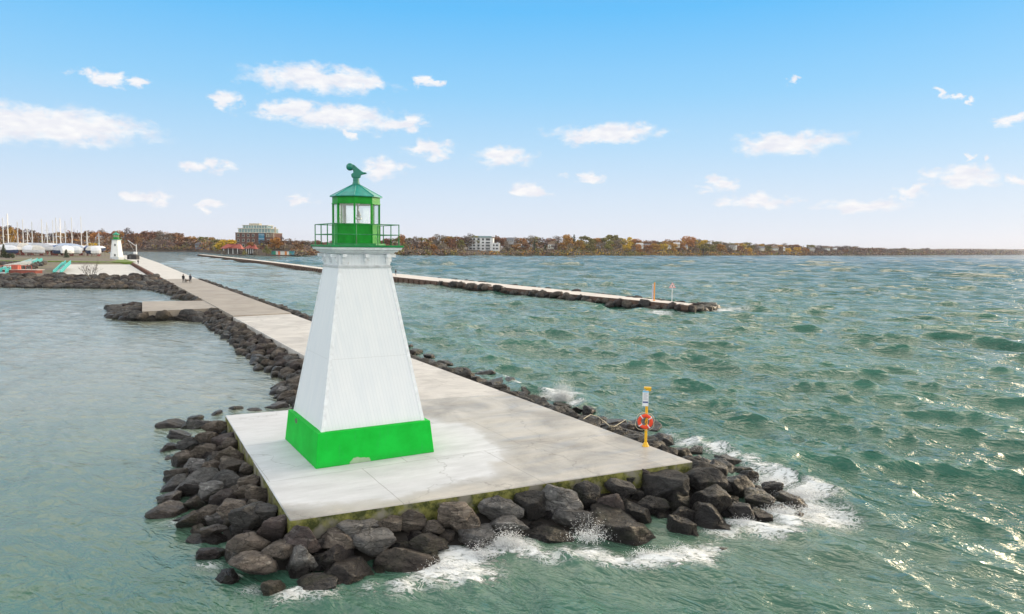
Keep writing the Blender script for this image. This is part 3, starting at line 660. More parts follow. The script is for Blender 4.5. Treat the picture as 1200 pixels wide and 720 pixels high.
def single_out(items):
    "items: (object, x, y). Look-alikes get their place in the photo added to their label"
    by = {}
    for o, x, y in items: by.setdefault(o['label'], []).append((x / y, o))
    for lb, L_ in by.items():
        if len(L_) == 1: continue
        L_.sort(key=lambda q: q[0])
        for k, (_, o) in enumerate(L_): o['label'] = (ORD[k] if k < 12 else ('rightmost' if k == len(L_) - 1 else 'one of the right-hand')) + ' ' + lb
made = []
for n_, r in enumerate(solo):
    o = link('boulder', rock_me(rnd.randrange(14), r[8])); o.location = r[:3]
    o.scale = (r[3] * 1.04, r[4] * 1.04, r[5] * 1.08)
    rz_ = r[9] if r[9] else r[6]
    o.rotation_euler = (rnd.uniform(-.3, .3), rnd.uniform(-.3, .3), rz_ + rnd.choice([0, math.pi]))
    size = 'large' if r[3] > 0.72 else ('small' if r[3] < 0.48 else 'medium')
    hgt = 'at waterline' if r[2] < 0.14 else ('near top' if r[2] > 0.5 else 'mid-slope')
    o['label'] = f"{size} {TL[r[8]]} boulder, {hgt} {where(r)}"; o['category'] = 'boulder'; o['group'] = 'boulders piled ' + where(r)
    made.append((o, r[0], r[1]))
single_out(made)
# the remaining hundreds: one mass
Vs, Fs, Ms, off = [], [], [], 0
tone_i = {'brown': 0, 'grey': 1, 'plum': 2, 'dark': 3}
for r in rest:
    near = math.hypot(r[0], r[1]) < 110
    V, F = (LOW if near else LOW2)[rnd.randrange(6)]
    a = rnd.uniform(0, 6.28); rx = rnd.uniform(-.4, .4)
    Rm = np.array((Matrix.Rotation(a, 3, 'Z') @ Matrix.Rotation(rx, 3, 'X')))
    Vs.append((V * np.array([r[3], r[4], r[5]]) * 1.1) @ Rm.T + np.array(r[:3])); Fs.append(F + off); off += len(V); Ms += [tone_i[r[8]]] * len(F)
me = np_mesh('riprap', np.concatenate(Vs), np.concatenate(Fs), [RM['brown'], RM['grey'], RM['plum'], RM['dark']])
me.polygons.foreach_set('material_index', Ms)
tag(link('riprap', me), 'heaped brown and grey riprap stones lining the bay, seawall and breakwater', 'riprap', kind='stuff')
# rubble core under the boulders, its near-black colour paints shade in the gaps
def core(inner, outer, zi, zo):
    mb = MB(); n = len(inner)
    V = []
    for a, b in zip(inner, outer):
        V += [(a[0], a[1], -1.2), (a[0], a[1], zi), (b[0], b[1], zo), (b[0], b[1], -1.2)]
    F = [(i * 4 + j, (i + 1) * 4 + j, (i + 1) * 4 + (j + 1) % 4, i * 4 + (j + 1) % 4) for i in range(n - 1) for j in range(4)] + [(0, 1, 2, 3), tuple((n - 1) * 4 + j for j in (3, 2, 1, 0))]
    mb.add(V, F); kind_struct(mb.build('embankment', gap_shade_m))
EV = [e + d for e, d in zip(EDGE, (Vector((0, .05)), Vector((.05, 0)), Vector((0, .05)), Vector((-.05, 0)), Vector((0, 0))))]
outs = [Vector((C0.x + 6, C0.y + 5.3)), Vector((C0.x - 2.4, C0.y + 1.6)), Vector((A0.x - 2.2, A0.y - 1.3)), Vector((A0.x + 1.0, A0.y - 1.7)), Vector((B0.x + .8, B0.y - 2.8)), Vector((B0.x + 3.2, B0.y + .6)), Vector((B0.x + 1.0, B0.y + 3.2)), Vector((pier_right(60) + 1.4, 60.0))]
ins = [EDGE[0], EDGE[1], EDGE[2] + Vector((0, .3)), EDGE[2] + Vector((.3, .2)), EDGE[3] + Vector((-.5, -.1)), EDGE[3] + Vector((-.1, .1)), EDGE[3] + Vector((-.6, .9)), EDGE[4]]
core(ins, outs, 0.5, -0.35)
core(bay_in, [p - Vector((0, 0, 0)) for p in bay_out], 0.55, -0.4)
core(spur_in, spur_out, 0.5, -0.4)
core(bay2_in, bay2_out, 0.6, -0.4)
core([(-400, 166), (-120, 167), (-88, 168), (pier_left(172) - 1.2, 174)], [Vector((-400, 152)), Vector((-120, 152)), Vector((-90, 152)), Vector((-82, 152))], 1.2, -0.4)
core([(p.x, p.y) for p in BN[1:]], wl((514, 333), (600, 344.5), (680, 354.5), (766, 363), (812, 366)), 0.5, -0.4)

# ---- right breakwater deck and its sheet-piled far part
bw_top = mat('breakwater_concrete', (0.60, 0.56, 0.52), 0.8, 0.15, 0.3)
pil = mat('breakwater_piling', (0.10, 0.06, 0.045), 0.9, 0.4, 1.0)
far_line = [(378, 315.6), (340, 310.5), (300, 305.6), (262, 301.5), (232, 298.3)]
FN = [P(px, py, DECK) for px, py in far_line]
nn = [Vector((p.x, p.y)) for p in BN]; ff = [Vector((p.x, p.y)) for p in BF]
dirw = (nn[0] - nn[1]).normalized()
join = [Vector((p.x, p.y)) for p in FN]
topn = list(reversed(nn)) + join
topf = list(reversed(ff)) + [p + Vector((2.6, 4.2)) for p in join[:-1]] + [join[-1] + Vector((3, 2))]
mb = MB(); V = []
for a, b in zip(topn, topf): V += [(a.x, a.y, -1.4), (a.x, a.y, DECK), (b.x, b.y, DECK), (b.x, b.y, -1.4)]
n = len(topn)
mb.add(V, [(i * 4 + 1, (i + 1) * 4 + 1, (i + 1) * 4 + 2, i * 4 + 2) for i in range(n - 1)], 0)
mb.add(V, [(i * 4 + j, (i + 1) * 4 + j, (i + 1) * 4 + (j + 1) % 4, i * 4 + (j + 1) % 4) for i in range(n - 1) for j in (0, 2, 3)] + [(0, 1, 2, 3), tuple((n - 1) * 4 + j for j in (3, 2, 1, 0))], 1)
kind_struct(mb.build('breakwater', [bw_top, pil]))
o = MB(); a, b = nn[1], nn[0]; far_ = join[0]
pts = [nn[1], nn[0]] + join
for p, q in zip(pts, pts[1:]):
    L_ = (q - p).length; k = int(L_ / 1.6); ang = math.atan2((q - p).y, (q - p).x)
    for i in range(k):
        c = p + (q - p) * ((i + .5) / k); nrm = Vector((-(q - p).y, (q - p).x)).normalized() * (0.18 if i % 2 else 0.42)
        if nrm.dot(-c) < 0: nrm = -nrm
        c = c + nrm; o.box((c.x, c.y, 0.38), (1.3, 0.5, 1.3), rot=ang)
tag(o.build('piling_wall', pil), 'dark brown corrugated piling wall facing the channel on the long breakwater', 'wall')
# sand beach and low water rocks behind, in front of the pavilion
sand = mat('beach_sand', (0.36, 0.29, 0.23), 0.95, 0.25, 0.1)
# ================================================================ LIGHTHOUSE
def painted_boards():
    m = bpy.data.materials.new('white_board_paint'); m.use_nodes = True; t = NT(m.node_tree)
    b = t.n('ShaderNodeBsdfPrincipled'); o = t.n('ShaderNodeOutputMaterial'); t.t.links.new(b.outputs[0], o.inputs[0])
    co = t.n('ShaderNodeTexCoord').outputs['Object']; s = t.n('ShaderNodeSeparateXYZ'); t.set(s.inputs[0], co)
    u = t.math('ADD', s.outputs[0], s.outputs[1]); fr = t.math('FRACT', t.math('DIVIDE', u, 0.135))
    line = t.maprange(t.math('ABSOLUTE', t.math('SUBTRACT', fr, 0.5)), 0.43, 0.5)
    bid = t.math('FLOOR', t.math('DIVIDE', u, 0.135)); cv = t.n('ShaderNodeCombineXYZ'); t.set(cv.inputs[0], bid); t.set(cv.inputs[2], t.math('MULTIPLY', s.outputs[2], 0.15))
    vr = t.noise(cv.outputs[0], 1.7, 3)
    stain = t.noise(t.map(co, (1.5, 1.5, 0.35)), 2.0, 6, 0.7)
    c = t.mix(t.maprange(t.math('ADD', t.math('MULTIPLY', vr, .5), t.math('MULTIPLY', stain, .5)), 0.35, 0.65), (0.70, 0.745, 0.81), (0.77, 0.80, 0.85))
    c = t.mix(t.math('MULTIPLY', line, 0.30), c, (0.38, 0.41, 0.45))
    seam = t.maprange(t.math('ABSOLUTE', t.math('SUBTRACT', s.outputs[2], 3.98)), 0.0, 0.02, 0.3, 0.0); c = t.mix(seam, c, (0.4, 0.42, 0.44))
    up = t.maprange(s.outputs[2], 7.4, 7.6); flake = t.math('MULTIPLY', up, t.maprange(t.noise(co, 7, 6, 0.75), 0.58, 0.68)); c = t.mix(t.math('MULTIPLY', flake, .6), c, (0.40, 0.38, 0.36))
    t.set(b.inputs['Base Color'], c); b.inputs['Roughness'].default_value = 0.5
    t.set(b.inputs['Normal'], t.bump(t.math('SUBTRACT', t.math('MULTIPLY', stain, .3), line), 0.5, 0.01)); return m
def green_plinth():
    m = bpy.data.materials.new('green_masonry_paint'); m.use_nodes = True; t = NT(m.node_tree)
    b = t.n('ShaderNodeBsdfPrincipled'); o = t.n('ShaderNodeOutputMaterial'); t.t.links.new(b.outputs[0], o.inputs[0])
    co = t.n('ShaderNodeTexCoord').outputs['Object']
    c = t.mix(t.maprange(t.noise(co, 1.2, 6, 0.65), 0.35, 0.65), (0.001, 0.40, 0.028), (0.004, 0.50, 0.045))
    sc_ = t.maprange(t.noise(co, 6, 6, 0.8), 0.66, 0.74); c = t.mix(t.math('MULTIPLY', sc_, .35), c, (0.05, 0.30, 0.10))
    d = t.vmath('LENGTH', t.vmath('MULTIPLY', t.vmath('SUBTRACT', co, (-0.72, -2.42, 0.03)), (2.2, 1, 4.6)), out=1)
    chip = t.maprange(t.math('ADD', d, t.math('MULTIPLY', t.math('SUBTRACT', t.noise(co, 6, 5), .5), 0.9)), 0.95, 0.85); c = t.mix(t.math('MULTIPLY', chip, 0.8), c, (0.42, 0.46, 0.38))
    gz_ = t.n('ShaderNodeSeparateXYZ'); t.set(gz_.inputs[0], co); grime = t.math('MULTIPLY', t.maprange(t.math('ADD', gz_.outputs[2], t.math('MULTIPLY', t.noise(co, 3, 5, .7), 0.5)), 0.25, 0.55, 0.45, 0.0), t.noise(co, 8, 5, .7)); c = t.mix(grime, c, (0.03, 0.16, 0.05))
    drip = t.maprange(t.noise(t.map(co, (3, 3, .4)), 2.2, 5, .7), 0.56, 0.68, 0, .35); c = t.mix(drip, c, (0.02, 0.33, 0.07))
    d = t.vmath('LENGTH', t.vmath('MULTIPLY', t.vmath('SUBTRACT', co, (-2.36, 0.9, 1.12)), (1, 2.6, 5)), out=1)
    chip = t.maprange(t.math('ADD', d, t.math('MULTIPLY', t.math('SUBTRACT', t.noise(co, 9, 5), .5), 0.9)), 0.6, 0.5); c = t.mix(chip, c, (0.10, 0.16, 0.09))
    t.set(b.inputs['Base Color'], c); b.inputs['Roughness'].default_value = 0.7; b.inputs['Specular IOR Level'].default_value = 0.2; t.set(b.inputs['Normal'], t.bump(t.noise(co, 18, 6, .7), 0.35, 0.01)); return m
W_B = painted_boards(); G_P = green_plinth()
W_T = mat('white_trim', (0.73, 0.765, 0.82), 0.5, 0.12, 5, 0.2)
G_M = mat('green_metal', (0.001, 0.26, 0.018), 0.45, 0.25, 3.0, 0.1, 12, spec=.3)
G_D = mat('green_deck', (0.006, 0.22, 0.06), 0.5, 0.3, 4.0)
G_R = mat('teal_roof_metal', (0.010, 0.27, 0.22), 0.4, 0.25, 3.0)
G_C = mat('teal_cowl_metal', (0.010, 0.17, 0.125), 0.4, 0.25, 4.0)
rail_m = mat('rail_green', (0.02, 0.20, 0.07), 0.5, 0.5, 4)
steel = mat('steel', (0.45, 0.47, 0.48), 0.35, 0.1, metal=0.8)
def glass():
    m = bpy.data.materials.new('clear_glass'); m.use_nodes = True; t = NT(m.node_tree)
    g = t.n('ShaderNodeBsdfGlossy'); g.inputs['Roughness'].default_value = 0.02; tr = t.n('ShaderNodeBsdfTransparent'); tr.inputs[0].default_value = (0.96, 0.98, 0.97, 1)
    mx = t.n('ShaderNodeMixShader'); mx.inputs[0].default_value = 0.10; t.t.links.new(tr.outputs[0], mx.inputs[1]); t.t.links.new(g.outputs[0], mx.inputs[2])
    o = t.n('ShaderNodeOutputMaterial'); t.t.links.new(mx.outputs[0], o.inputs[0]); return m
GL = glass()
LHC = (-6.43, 29.94, DECK)
lh = thing('lighthouse', LHC, 'tall white square tapered lighthouse with bright green base and lantern on the near platform', 'lighthouse', R(30.5))
MB().square(4.85, 0.0, 4.60, 1.30).build('base', G_P, lh, bevel=0.015)
tw = MB().square(4.22, 1.30, 2.12, 7.54).square(2.12, 7.545, 2.12, 8.06).build('tower', W_B, lh, bevel=0.012)
def wall_half(z): return (4.22 + (2.12 - 4.22) * (z - 1.3) / 6.24) / 2
b_ = MB()
for sx in (-1, 1):
    for sy in (-1, 1):
        r0, r1 = wall_half(1.3), wall_half(7.54)
        q = lambda r, z: [(sx * (r + .015), sy * (r + .015), z), (sx * (r - .13), sy * (r + .015), z), (sx * (r - .13), sy * (r - .02), z), (sx * (r - .02), sy * (r - .02), z), (sx * (r - .02), sy * (r - .13), z), (sx * (r + .015), sy * (r - .13), z)]
        b_.rings([q(r0, 1.3), q(r1, 7.53)])
b_.build('corner_trim', W_T, tw)
MB().square(2.20, 7.50, 2.22, 7.56).square(2.14, 7.565, 2.14, 7.60).build('belt_trim', mat('belt_trim_grey', (0.55, 0.58, 0.62), 0.6, 0.2, 4), tw)
MB().square(2.36, 8.065, 2.44, 8.13).square(2.58, 8.132, 2.66, 8.21).square(2.82, 8.212, 2.88, 8.315).build('cornice', W_T, lh, bevel=0.01)
for side in range(4):
    for u in (-0.90, 0.0, 0.90):
        b_ = MB(); b_.box((u, -1.20, 7.985), (0.15, 0.28, 0.13)); b_.box((u, -1.11, 7.83), (0.11, 0.10, 0.175)); b_.box((u, -1.09, 7.70), (0.09, 0.05, 0.08))
        k = b_.build('bracket', W_T, lh); k.rotation_euler.z = side * math.pi / 2
MB().square(2.95, 8.32, 2.98, 8.40).build('gallery_deck', G_D, lh, bevel=0.01)
MB().frustum((0, 0), 1.18, 1.18, 8.405, 8.47, 8, R(22.5)).build('curb', G_D, lh)
rl = bpy.data.objects.new('railing', None); COL.objects.link(rl); rl.parent = lh
rs_ = 1.33
for side in range(4):
    for u in (-rs_, -rs_ / 3, rs_ / 3):
        k = MB().tube([(u, -rs_, 8.40), (u, -rs_, 9.24)], 0.022, 6).build('post', rail_m, rl); k.rotation_euler.z = side * math.pi / 2
    for z in (8.82, 9.23):
        k = MB().tube([(-rs_, -rs_, z), (rs_, -rs_, z)], 0.019, 6).build('rail', rail_m, rl); k.rotation_euler.z = side * math.pi / 2
lr = bpy.data.objects.new('lantern_room', None); COL.objects.link(lr); lr.parent = lh
RL = 0.95; a8 = R(22.5)
ring = lambda z0, z1, r0, r1: MB().frustum((0, 0), r0, r0, z0, z1, 8, a8).build
b_ = MB().frustum((0, 0), RL, RL, 8.475, 9.22, 8, a8, cap1=False)
for k in range(8):
    a = a8 + k * math.pi / 4; b_.tube([(RL * math.cos(a), RL * math.sin(a), 8.475), (RL * math.cos(a), RL * math.sin(a), 9.22)], 0.03, 5)
b_.build('lower_wall', G_M, lr)
MB().frustum((0, 0), RL + .03, RL + .03, 9.2, 9.26, 8, a8).frustum((0, 0), RL - .09, RL - .09, 9.262, 9.27, 8, a8).build('sill', G_M, lr)
def octring(z0, z1, ro, ri):
    b_ = MB(); P8 = lambda r, z: [(r * math.cos(a8 + k * math.pi / 4), r * math.sin(a8 + k * math.pi / 4), z) for k in range(8)]
    v = P8(ro, z0) + P8(ro, z1) + P8(ri, z1) + P8(ri, z0); f = []
    for j in range(4):
        for k in range(8): f.append((j * 8 + k, j * 8 + (k + 1) % 8, ((j + 1) % 4) * 8 + (k + 1) % 8, ((j + 1) % 4) * 8 + k))
    return b_.add(v, f)
octring(10.05, 10.34, RL + .01, RL - .06).build('header', G_M, lr)
octring(10.05, 10.09, RL + .035, RL + .012).build('header_trim', G_M, lr)
for k in range(8):
    a = a8 + k * math.pi / 4
    MB().box((RL * .975 * math.cos(a), RL * .975 * math.sin(a), 9.66), (0.075, 0.075, 0.79), rot=a).build('mullion', G_M, lr)
    a2 = a + math.pi / 8; ap = RL * math.cos(math.pi / 8) - .03
    MB().box((ap * math.cos(a2), ap * math.sin(a2), 9.66), (0.008, 0.64, 0.78), rot=a2).build('pane', GL, lr)
roof = MB().frustum((0, 0), 1.06, 1.06, 10.34, 10.37, 8, a8).frustum((0, 0), 1.055, 0.16, 10.372, 10.85, 8, a8)
for k in range(8):
    a = a8 + k * math.pi / 4; roof.tube([(1.05 * math.cos(a), 1.05 * math.sin(a), 10.375), (0.16 * math.cos(a), 0.16 * math.sin(a), 10.855)], 0.018, 5)
roof.build('roof', G_R, lr)
cw = bpy.data.objects.new('ventilator_cowl', None); COL.objects.link(cw); cw.parent = lh; cw.rotation_euler.z = R(-20)
MB().lathe((0, 0, 0), [(0.19, 10.84), (0.15, 10.90), (0.125, 10.98), (0.125, 11.12), (0.145, 11.14), (0.145, 11.20)], 14).build('neck', G_C, cw, smooth=False)
def extr(pts, w): return MB().rings([[(x, -w, z) for x, z in pts], [(x, w, z) for x, z in pts]])
extr([(-0.17, 11.14), (0.17, 11.14), (0.20, 11.26), (0.44, 11.32), (0.40, 11.36), (0.27, 11.37), (0.08, 11.52), (-0.08, 11.66), (-0.20, 11.66), (-0.22, 11.54), (-0.13, 11.46), (-0.10, 11.34), (-0.20, 11.27)], 0.10).build('hood', G_C, cw, bevel=0.02)
MB().lathe((-0.24, 0, 11.57), [(0.001, -.155), (.08, -.135), (.135, -.08), (.155, 0), (.135, .08), (.08, .135), (.001, .155)], 14).build('counterweight_ball', G_C, cw, smooth=True)
lamp = MB().lathe((0.1, 0, 0), [(0.16, 9.275), (0.16, 9.30), (0.05, 9.32), (0.05, 9.42), (0.13, 9.46), (0.13, 9.52), (0.07, 9.56), (0.10, 9.62), (0.04, 9.76), (0.02, 9.80), (0.02, 10.33)], 12)
lamp.build('lamp', steel, lr, smooth=False)
MB().box((-0.35, 0.45, 9.68), (0.10, 0.10, 0.80)).build('cable_box', mat('grey_green_box', (0.22, 0.28, 0.24), 0.6), lr)

# ================================================================ LIFE RING POLE
pp = P(756.5, 523, DECK)
yel = mat('yellow_paint', (0.75, 0.42, 0.01), 0.45, 0.12, 4)
org = mat('orange_red_ring', (0.72, 0.055, 0.015), 0.5, 0.1, 4)
lp = thing('life_ring_pole', (pp.x, pp.y, DECK), 'yellow post carrying an orange life ring and white notice, on the pier edge', 'rescue post', R(-8))
MB().lathe((0, 0, 0), [(0.15, 0), (0.15, 0.02), (0.13, 0.05), (0.095, 0.13), (0.075, 0.16), (0.062, 0.17)], 14).build('foot_flange', yel, lp)
for k in range(4): MB().lathe((0.115 * math.cos(k * 1.57 + .7), 0.115 * math.sin(k * 1.57 + .7), 0), [(0.014, 0.03), (0.014, 0.075)], 6).build('bolt', steel, lp)
MB().lathe((0, 0, 0), [(0.058, 0.16), (0.058, 2.50)], 14).build('pole', yel, lp)
MB().box((0.02, -0.01, 2.52), (0.30, 0.20, 0.07)).box((0.09, 0, 2.44), (0.14, .13, .10)).build('cap', yel, lp, bevel=0.01)
wsg = mat('notice_white', (0.72, 0.74, 0.80), 0.5); blu = mat('notice_blue', (0.02, 0.05, 0.20), 0.5); cyn = mat('notice_cyan', (0.10, 0.45, 0.75), 0.5)
nt_ = MB().box((-0.06, -0.085, 2.08), (0.25, 0.03, 0.66)).build('notice', wsg, lp)
MB().box((-0.06, -0.102, 1.92), (0.22, 0.006, 0.06)).build('blue_band', blu, nt_)
MB().box((-0.06, -0.102, 2.37), (0.25, 0.006, 0.05)).build('cyan_band', cyn, nt_)
b_ = MB()
for k in range(7): b_.box((-0.06 - (0.02 if k % 3 == 1 else 0), -0.102, 2.30 - k * 0.045), (0.17 - 0.04 * (k % 3 == 1), 0.005, 0.012))
b_.build('small_print', mat('print_grey', (0.2, 0.22, 0.28), 0.6), nt_)
MB().box((-0.02, -0.07, 1.34), (0.06, 0.06, 0.05)).build('hanger', yel, lp)
def torus(R_, r_, n=28, m=10, c=(0, 0, 0), seg=None):
    b = MB(); rr = []
    for i in range(n):
        a = i * 2 * math.pi / n
        rr.append([(c[0] + (R_ + r_ * math.cos(t_)) * math.cos(a), c[1] + r_ * 0.8 * math.sin(t_), c[2] + (R_ + r_ * math.cos(t_)) * math.sin(a)) for t_ in [j * 2 * math.pi / m for j in range(m)]])
    rr.append(rr[0]); return b.rings(rr, cap0=False, cap1=False)
lr2 = thing('life_ring', (pp.x - 0.07, pp.y - 0.15, DECK + 1.10), 'orange life ring with grab rope hung on the yellow post', 'life ring', R(-8))
lr2.rotation_euler = (0, R(8), R(-8))
torus(0.25, 0.075).build('ring', org, lr2, smooth=True)
for k in range(4):
    a = R(45 + 90 * k); o = MB().box((0.25 * math.cos(a), 0, 0.25 * math.sin(a)), (0.162, 0.130, 0.035)).build('reflective_band', wsg, lr2)
    me = o.data; 
    for v in me.vertices:
        x, z = v.co.x - 0.25 * math.cos(a), v.co.z - 0.25 * math.sin(a); v.co.x = 0.25 * math.cos(a) + x * math.cos(a) - z * math.sin(a); v.co.z = 0.25 * math.sin(a) + x * math.sin(a) + z * math.cos(a)
rope_m = mat('rope_pale', (0.55, 0.50, 0.38), 0.9)
pts = []
for k in range(33):
    a = k / 32 * 2 * math.pi; rr_ = 0.355 + 0.05 * abs(math.sin(2 * a)) * (1 + (0.9 if math.pi * 0.9 < a < math.pi * 1.5 else 0)); pts.append((rr_ * math.cos(a), 0.02, rr_ * math.sin(a)))
MB().tube(pts, 0.010, 5).build('grab_rope', rope_m, lr2)
MB().tube([(-0.02, -.06, 0.2), (-0.06, -0.07, -0.02), (0.02, -0.06, -0.10), (0.06, -0.02, 0.02)], 0.02, 5).build('knot', mat('rope_dark', (0.06, 0.05, 0.04), 0.9), lr2)
# washed-up rope on the rocks
pts = [Vector((P(px, py, z).x, P(px, py, z).y, z)) for px, py, z in [(684, 491, 1.23), (692, 486, 1.24), (700, 488, 1.05), (708, 494, 1.05), (714, 499, 1.1), (720, 500, 1.0), (727, 496, .95), (733, 492, .95), (740, 495, .95)]]
tag(MB().tube(pts, 0.018, 5).build('rope', rope_m), 'pale washed up rope lying over the dark rocks left of the yellow post', 'rope')

# ================================================================ PEOPLE AND DOGS
def skin_body(name, chain, mats_, parent=None, matfn=None, sub=1, loc=(0, 0, 0), rz=0):
    "chain: list of (vertex, radius, parent index)"
    me = bpy.data.meshes.new(name); me.from_pydata([c[0] for c in chain], [(i, c[2]) for i, c in enumerate(chain) if c[2] is not None], []); me.update()
    ob = bpy.data.objects.new(name + '_src', me); COL.objects.link(ob)
    ob.modifiers.new('s', 'SKIN'); 
    if not me.skin_vertices: 
        bm = bmesh.new(); bm.from_mesh(me); bm.verts.layers.skin.verify(); bm.to_mesh(me); bm.free()
    for i, c in enumerate(chain):
        me.skin_vertices[0].data[i].radius = (c[1], c[1]) if not isinstance(c[1], tuple) else c[1]; me.skin_vertices[0].data[i].use_root = (i == 0)
    su = ob.modifiers.new('u', 'SUBSURF'); su.levels = sub; su.render_levels = sub
    dg = bpy.context.evaluated_depsgraph_get(); m2 = bpy.data.meshes.new_from_object(ob.evaluated_get(dg)); m2.name = name
    bpy.data.objects.remove(ob); o = link(name, m2, parent); m2.materials.clear()
    for m_ in mats_: m2.materials.append(m_)
    for p in m2.polygons:
        p.use_smooth = True; p.material_index = matfn(p.center) if matfn else 0
    o.location = loc; o.rotation_euler.z = rz; return o
skin_m = mat('skin', (0.42, 0.25, 0.18), 0.6)
def person(loc, rz, label, coat, trous, hair, stride=0.28, group=None):
    s = stride
    ch = [((0, 0, .96), .15, None), ((0, 0, 1.15), .155, 0), ((0, 0, 1.36), .17, 1), ((0, 0, 1.49), .07, 2), ((0, .01, 1.58), .085, 3), ((0, .015, 1.68), .10, 4), ((0, .01, 1.75), .055, 5),
          ((.19, 0, 1.40), .07, 2), ((.25, -.08 - s * .2, 1.14), .055, 7), ((.25, .06 - s * .1, .90), .042, 8), ((.25, .09, .82), .035, 9),
          ((-.19, 0, 1.40), .07, 2), ((-.25, .06, 1.14), .055, 11), ((-.25, .20 + s * .1, .92), .042, 12), ((-.25, .23 + s * .1, .84), .035, 13),
          ((.10, 0, .88), .10, 0), ((.10, s * .75, .50), .075, 15), ((.10, s * .9, .09), .05, 16), ((.11, s * .9 + .17, .04), .04, 17),
          ((-.10, 0, .88), .10, 0), ((-.10, -s * .3, .50), .075, 19), ((-.10, -s, .12), .05, 20), ((-.11, -s + .15, .04), .04, 21)]
    def mf(c): return 0 if c.z < .88 and abs(c.x) < .2 else (2 if c.z > 1.53 or (c.z < .87 and abs(c.x) > .2) else 1)
    o = skin_body('person', ch, [trous, coat, skin_m], None, mf, 2, loc, rz); tag(o, label, 'person', group)
    MB().lathe((0, -.015, 1.70), [(.113, -.06), (.118, 0), (.10, .06), (.06, .095), (.01, .105)], 12).build('hair', hair, o, smooth=True)
    MB().frustum((0, 0), .21, .17, .80, 1.10, 10).build('coat_hem', coat, o, smooth=True)
    for sx in (-1, 1): MB().lathe((sx * .035, .098, 1.665), [(.004, -.01), (.011, 0), (.004, .01)], 6).build('eye', mat('eye_dark', (.02, .02, .02)), o)
    MB().rings([[(-.015, .10, 1.63), (.015, .10, 1.63), (0, .135, 1.625)], [(-.007, .10, 1.67), (.007, .10, 1.67), (0, .108, 1.67)]]).build('nose', skin_m, o)
    return o
def dog(loc, rz, label, m_):
    ch = [((0, 0, .42), (.10, .11), None), ((0, .28, .46), .12, 0), ((0, .42, .58), .07, 1), ((0, .50, .70), .075, 2), ((0, .62, .67), .04, 3), ((0, -.26, .45), .10, 0), ((0, -.40, .52), .03, 5), ((0, -.52, .62), .018, 6),
          ((.08, .28, .34), .05, 1), ((.08, .30, .18), .032, 8), ((.08, .27, .02), .028, 9), ((-.08, .28, .34), .05, 1), ((-.08, .22, .18), .032, 11), ((-.08, .20, .02), .028, 12),
          ((.08, -.24, .34), .055, 5), ((.08, -.18, .25), .04, 14), ((.08, -.32, .15), .028, 15), ((.08, -.29, .02), .026, 16), ((-.08, -.26, .34), .055, 5), ((-.08, -.14, .26), .04, 18), ((-.08, -.24, .14), .028, 19), ((-.08, -.20, .02), .026, 20),
          ((.05, .48, .79), .02, 3), ((-.05, .48, .79), .02, 3)]
    return tag(skin_body('dog', ch, [m_], None, None, 1, loc, rz), label, 'dog')
blk = mat('black_coat', (0.015, 0.016, 0.02), 0.8); nvy = mat('navy_coat', (0.02, 0.028, 0.05), 0.8); jn = mat('dark_jeans', (0.02, 0.025, 0.04), 0.85); hr = mat('dark_hair', (0.03, 0.02, 0.015), 0.6)
zf = DECK + 0.11
q = P(215.0, 331.4, zf); person((q.x, q.y, zf), R(20), 'left walker of the pair with dogs on the pier, dark coat and trousers', blk, jn, hr)
q = P(223.2, 331.4, zf); person((q.x, q.y, zf), R(20), 'right walker of the pair with dogs on the pier, navy jacket', nvy, jn, hr, 0.2)
q = P(217.8, 331.3, zf); dog((q.x, q.y, zf), R(30), 'black dog beside the left walker of the pair', mat('black_fur', (0.02, 0.02, 0.02), 0.8))
q = P(220.6, 331.0, zf); dog((q.x, q.y, zf), R(-40), 'brown dog beside the right walker of the pair', mat('brown_fur', (0.07, 0.04, 0.025), 0.8))
q = P(162, 309.8, DECK + .1); person((q.x, q.y, DECK + .1), R(25), 'lone walker in dark clothes far along the pale pier', blk, jn, hr)
q = P(149.3, 304.2, 1.3); person((q.x, q.y, 1.3), R(120), 'person in dark coat standing beside the shore lighthouse', nvy, jn, hr, 0.05)
q = P(463.8, 323.0, DECK); person((q.x, q.y, DECK), R(-120), 'person in dark clothes on the breakwater just right of the tower', blk, jn, hr, 0.1)

# ================================================================ SIGNS ON THE BREAKWATER
ora = mat('orange_marker', (0.80, 0.30, 0.03), 0.5); lil = mat('lilac_panel', (0.50, 0.45, 0.58), 0.6); red = mat('sign_red', (0.62, 0.04, 0.05), 0.5); whp = mat('white_post', (0.75, 0.76, 0.76), 0.5)
q = P(766.5, 352.6, DECK); mk = thing('marker_post', (q.x, q.y, DECK), 'tall orange marker post with narrow lilac board on the breakwater', 'marker post')
MB().lathe((0, 0, 0), [(.22, 0), (.22, .06), (.10, .1), (.10, 2.9), (.04, 3.0)], 10).build('post', ora, mk)
MB().box((-0.26, 0, 1.45), (0.16, .05, 2.5)).build('board', lil, mk); MB().box((-0.13, 0, 2.4), (0.2, .04, .04)).box((-0.13, 0, .6), (0.2, .04, .04)).build('bracket', steel, mk)
q = P(787.3, 353.2, DECK); ts = thing('warning_sign', (q.x, q.y, DECK), 'triangular red bordered sign on a white post near the breakwater tip', 'sign')
MB().lathe((0, 0, 0), [(.15, 0), (.15, .05), (.055, .06), (.055, 2.6)], 10).build('post', whp, ts)
pn = MB().rings([[(-.55, -.08, 2.15), (.55, -.08, 2.15), (0, -.08, 3.05)], [(-.55, -.05, 2.15), (.55, -.05, 2.15), (0, -.05, 3.05)]]).build('panel', mat('sign_pink', (0.70, 0.30, 0.30), .5), ts)
MB().rings([[(-.36, -.09, 2.26), (.36, -.09, 2.26), (0, -.09, 2.84)], [(-.36, -.082, 2.26), (.36, -.082, 2.26), (0, -.082, 2.84)]]).build('field', mat('sign_field', (0.72, 0.66, 0.66), .5), pn)
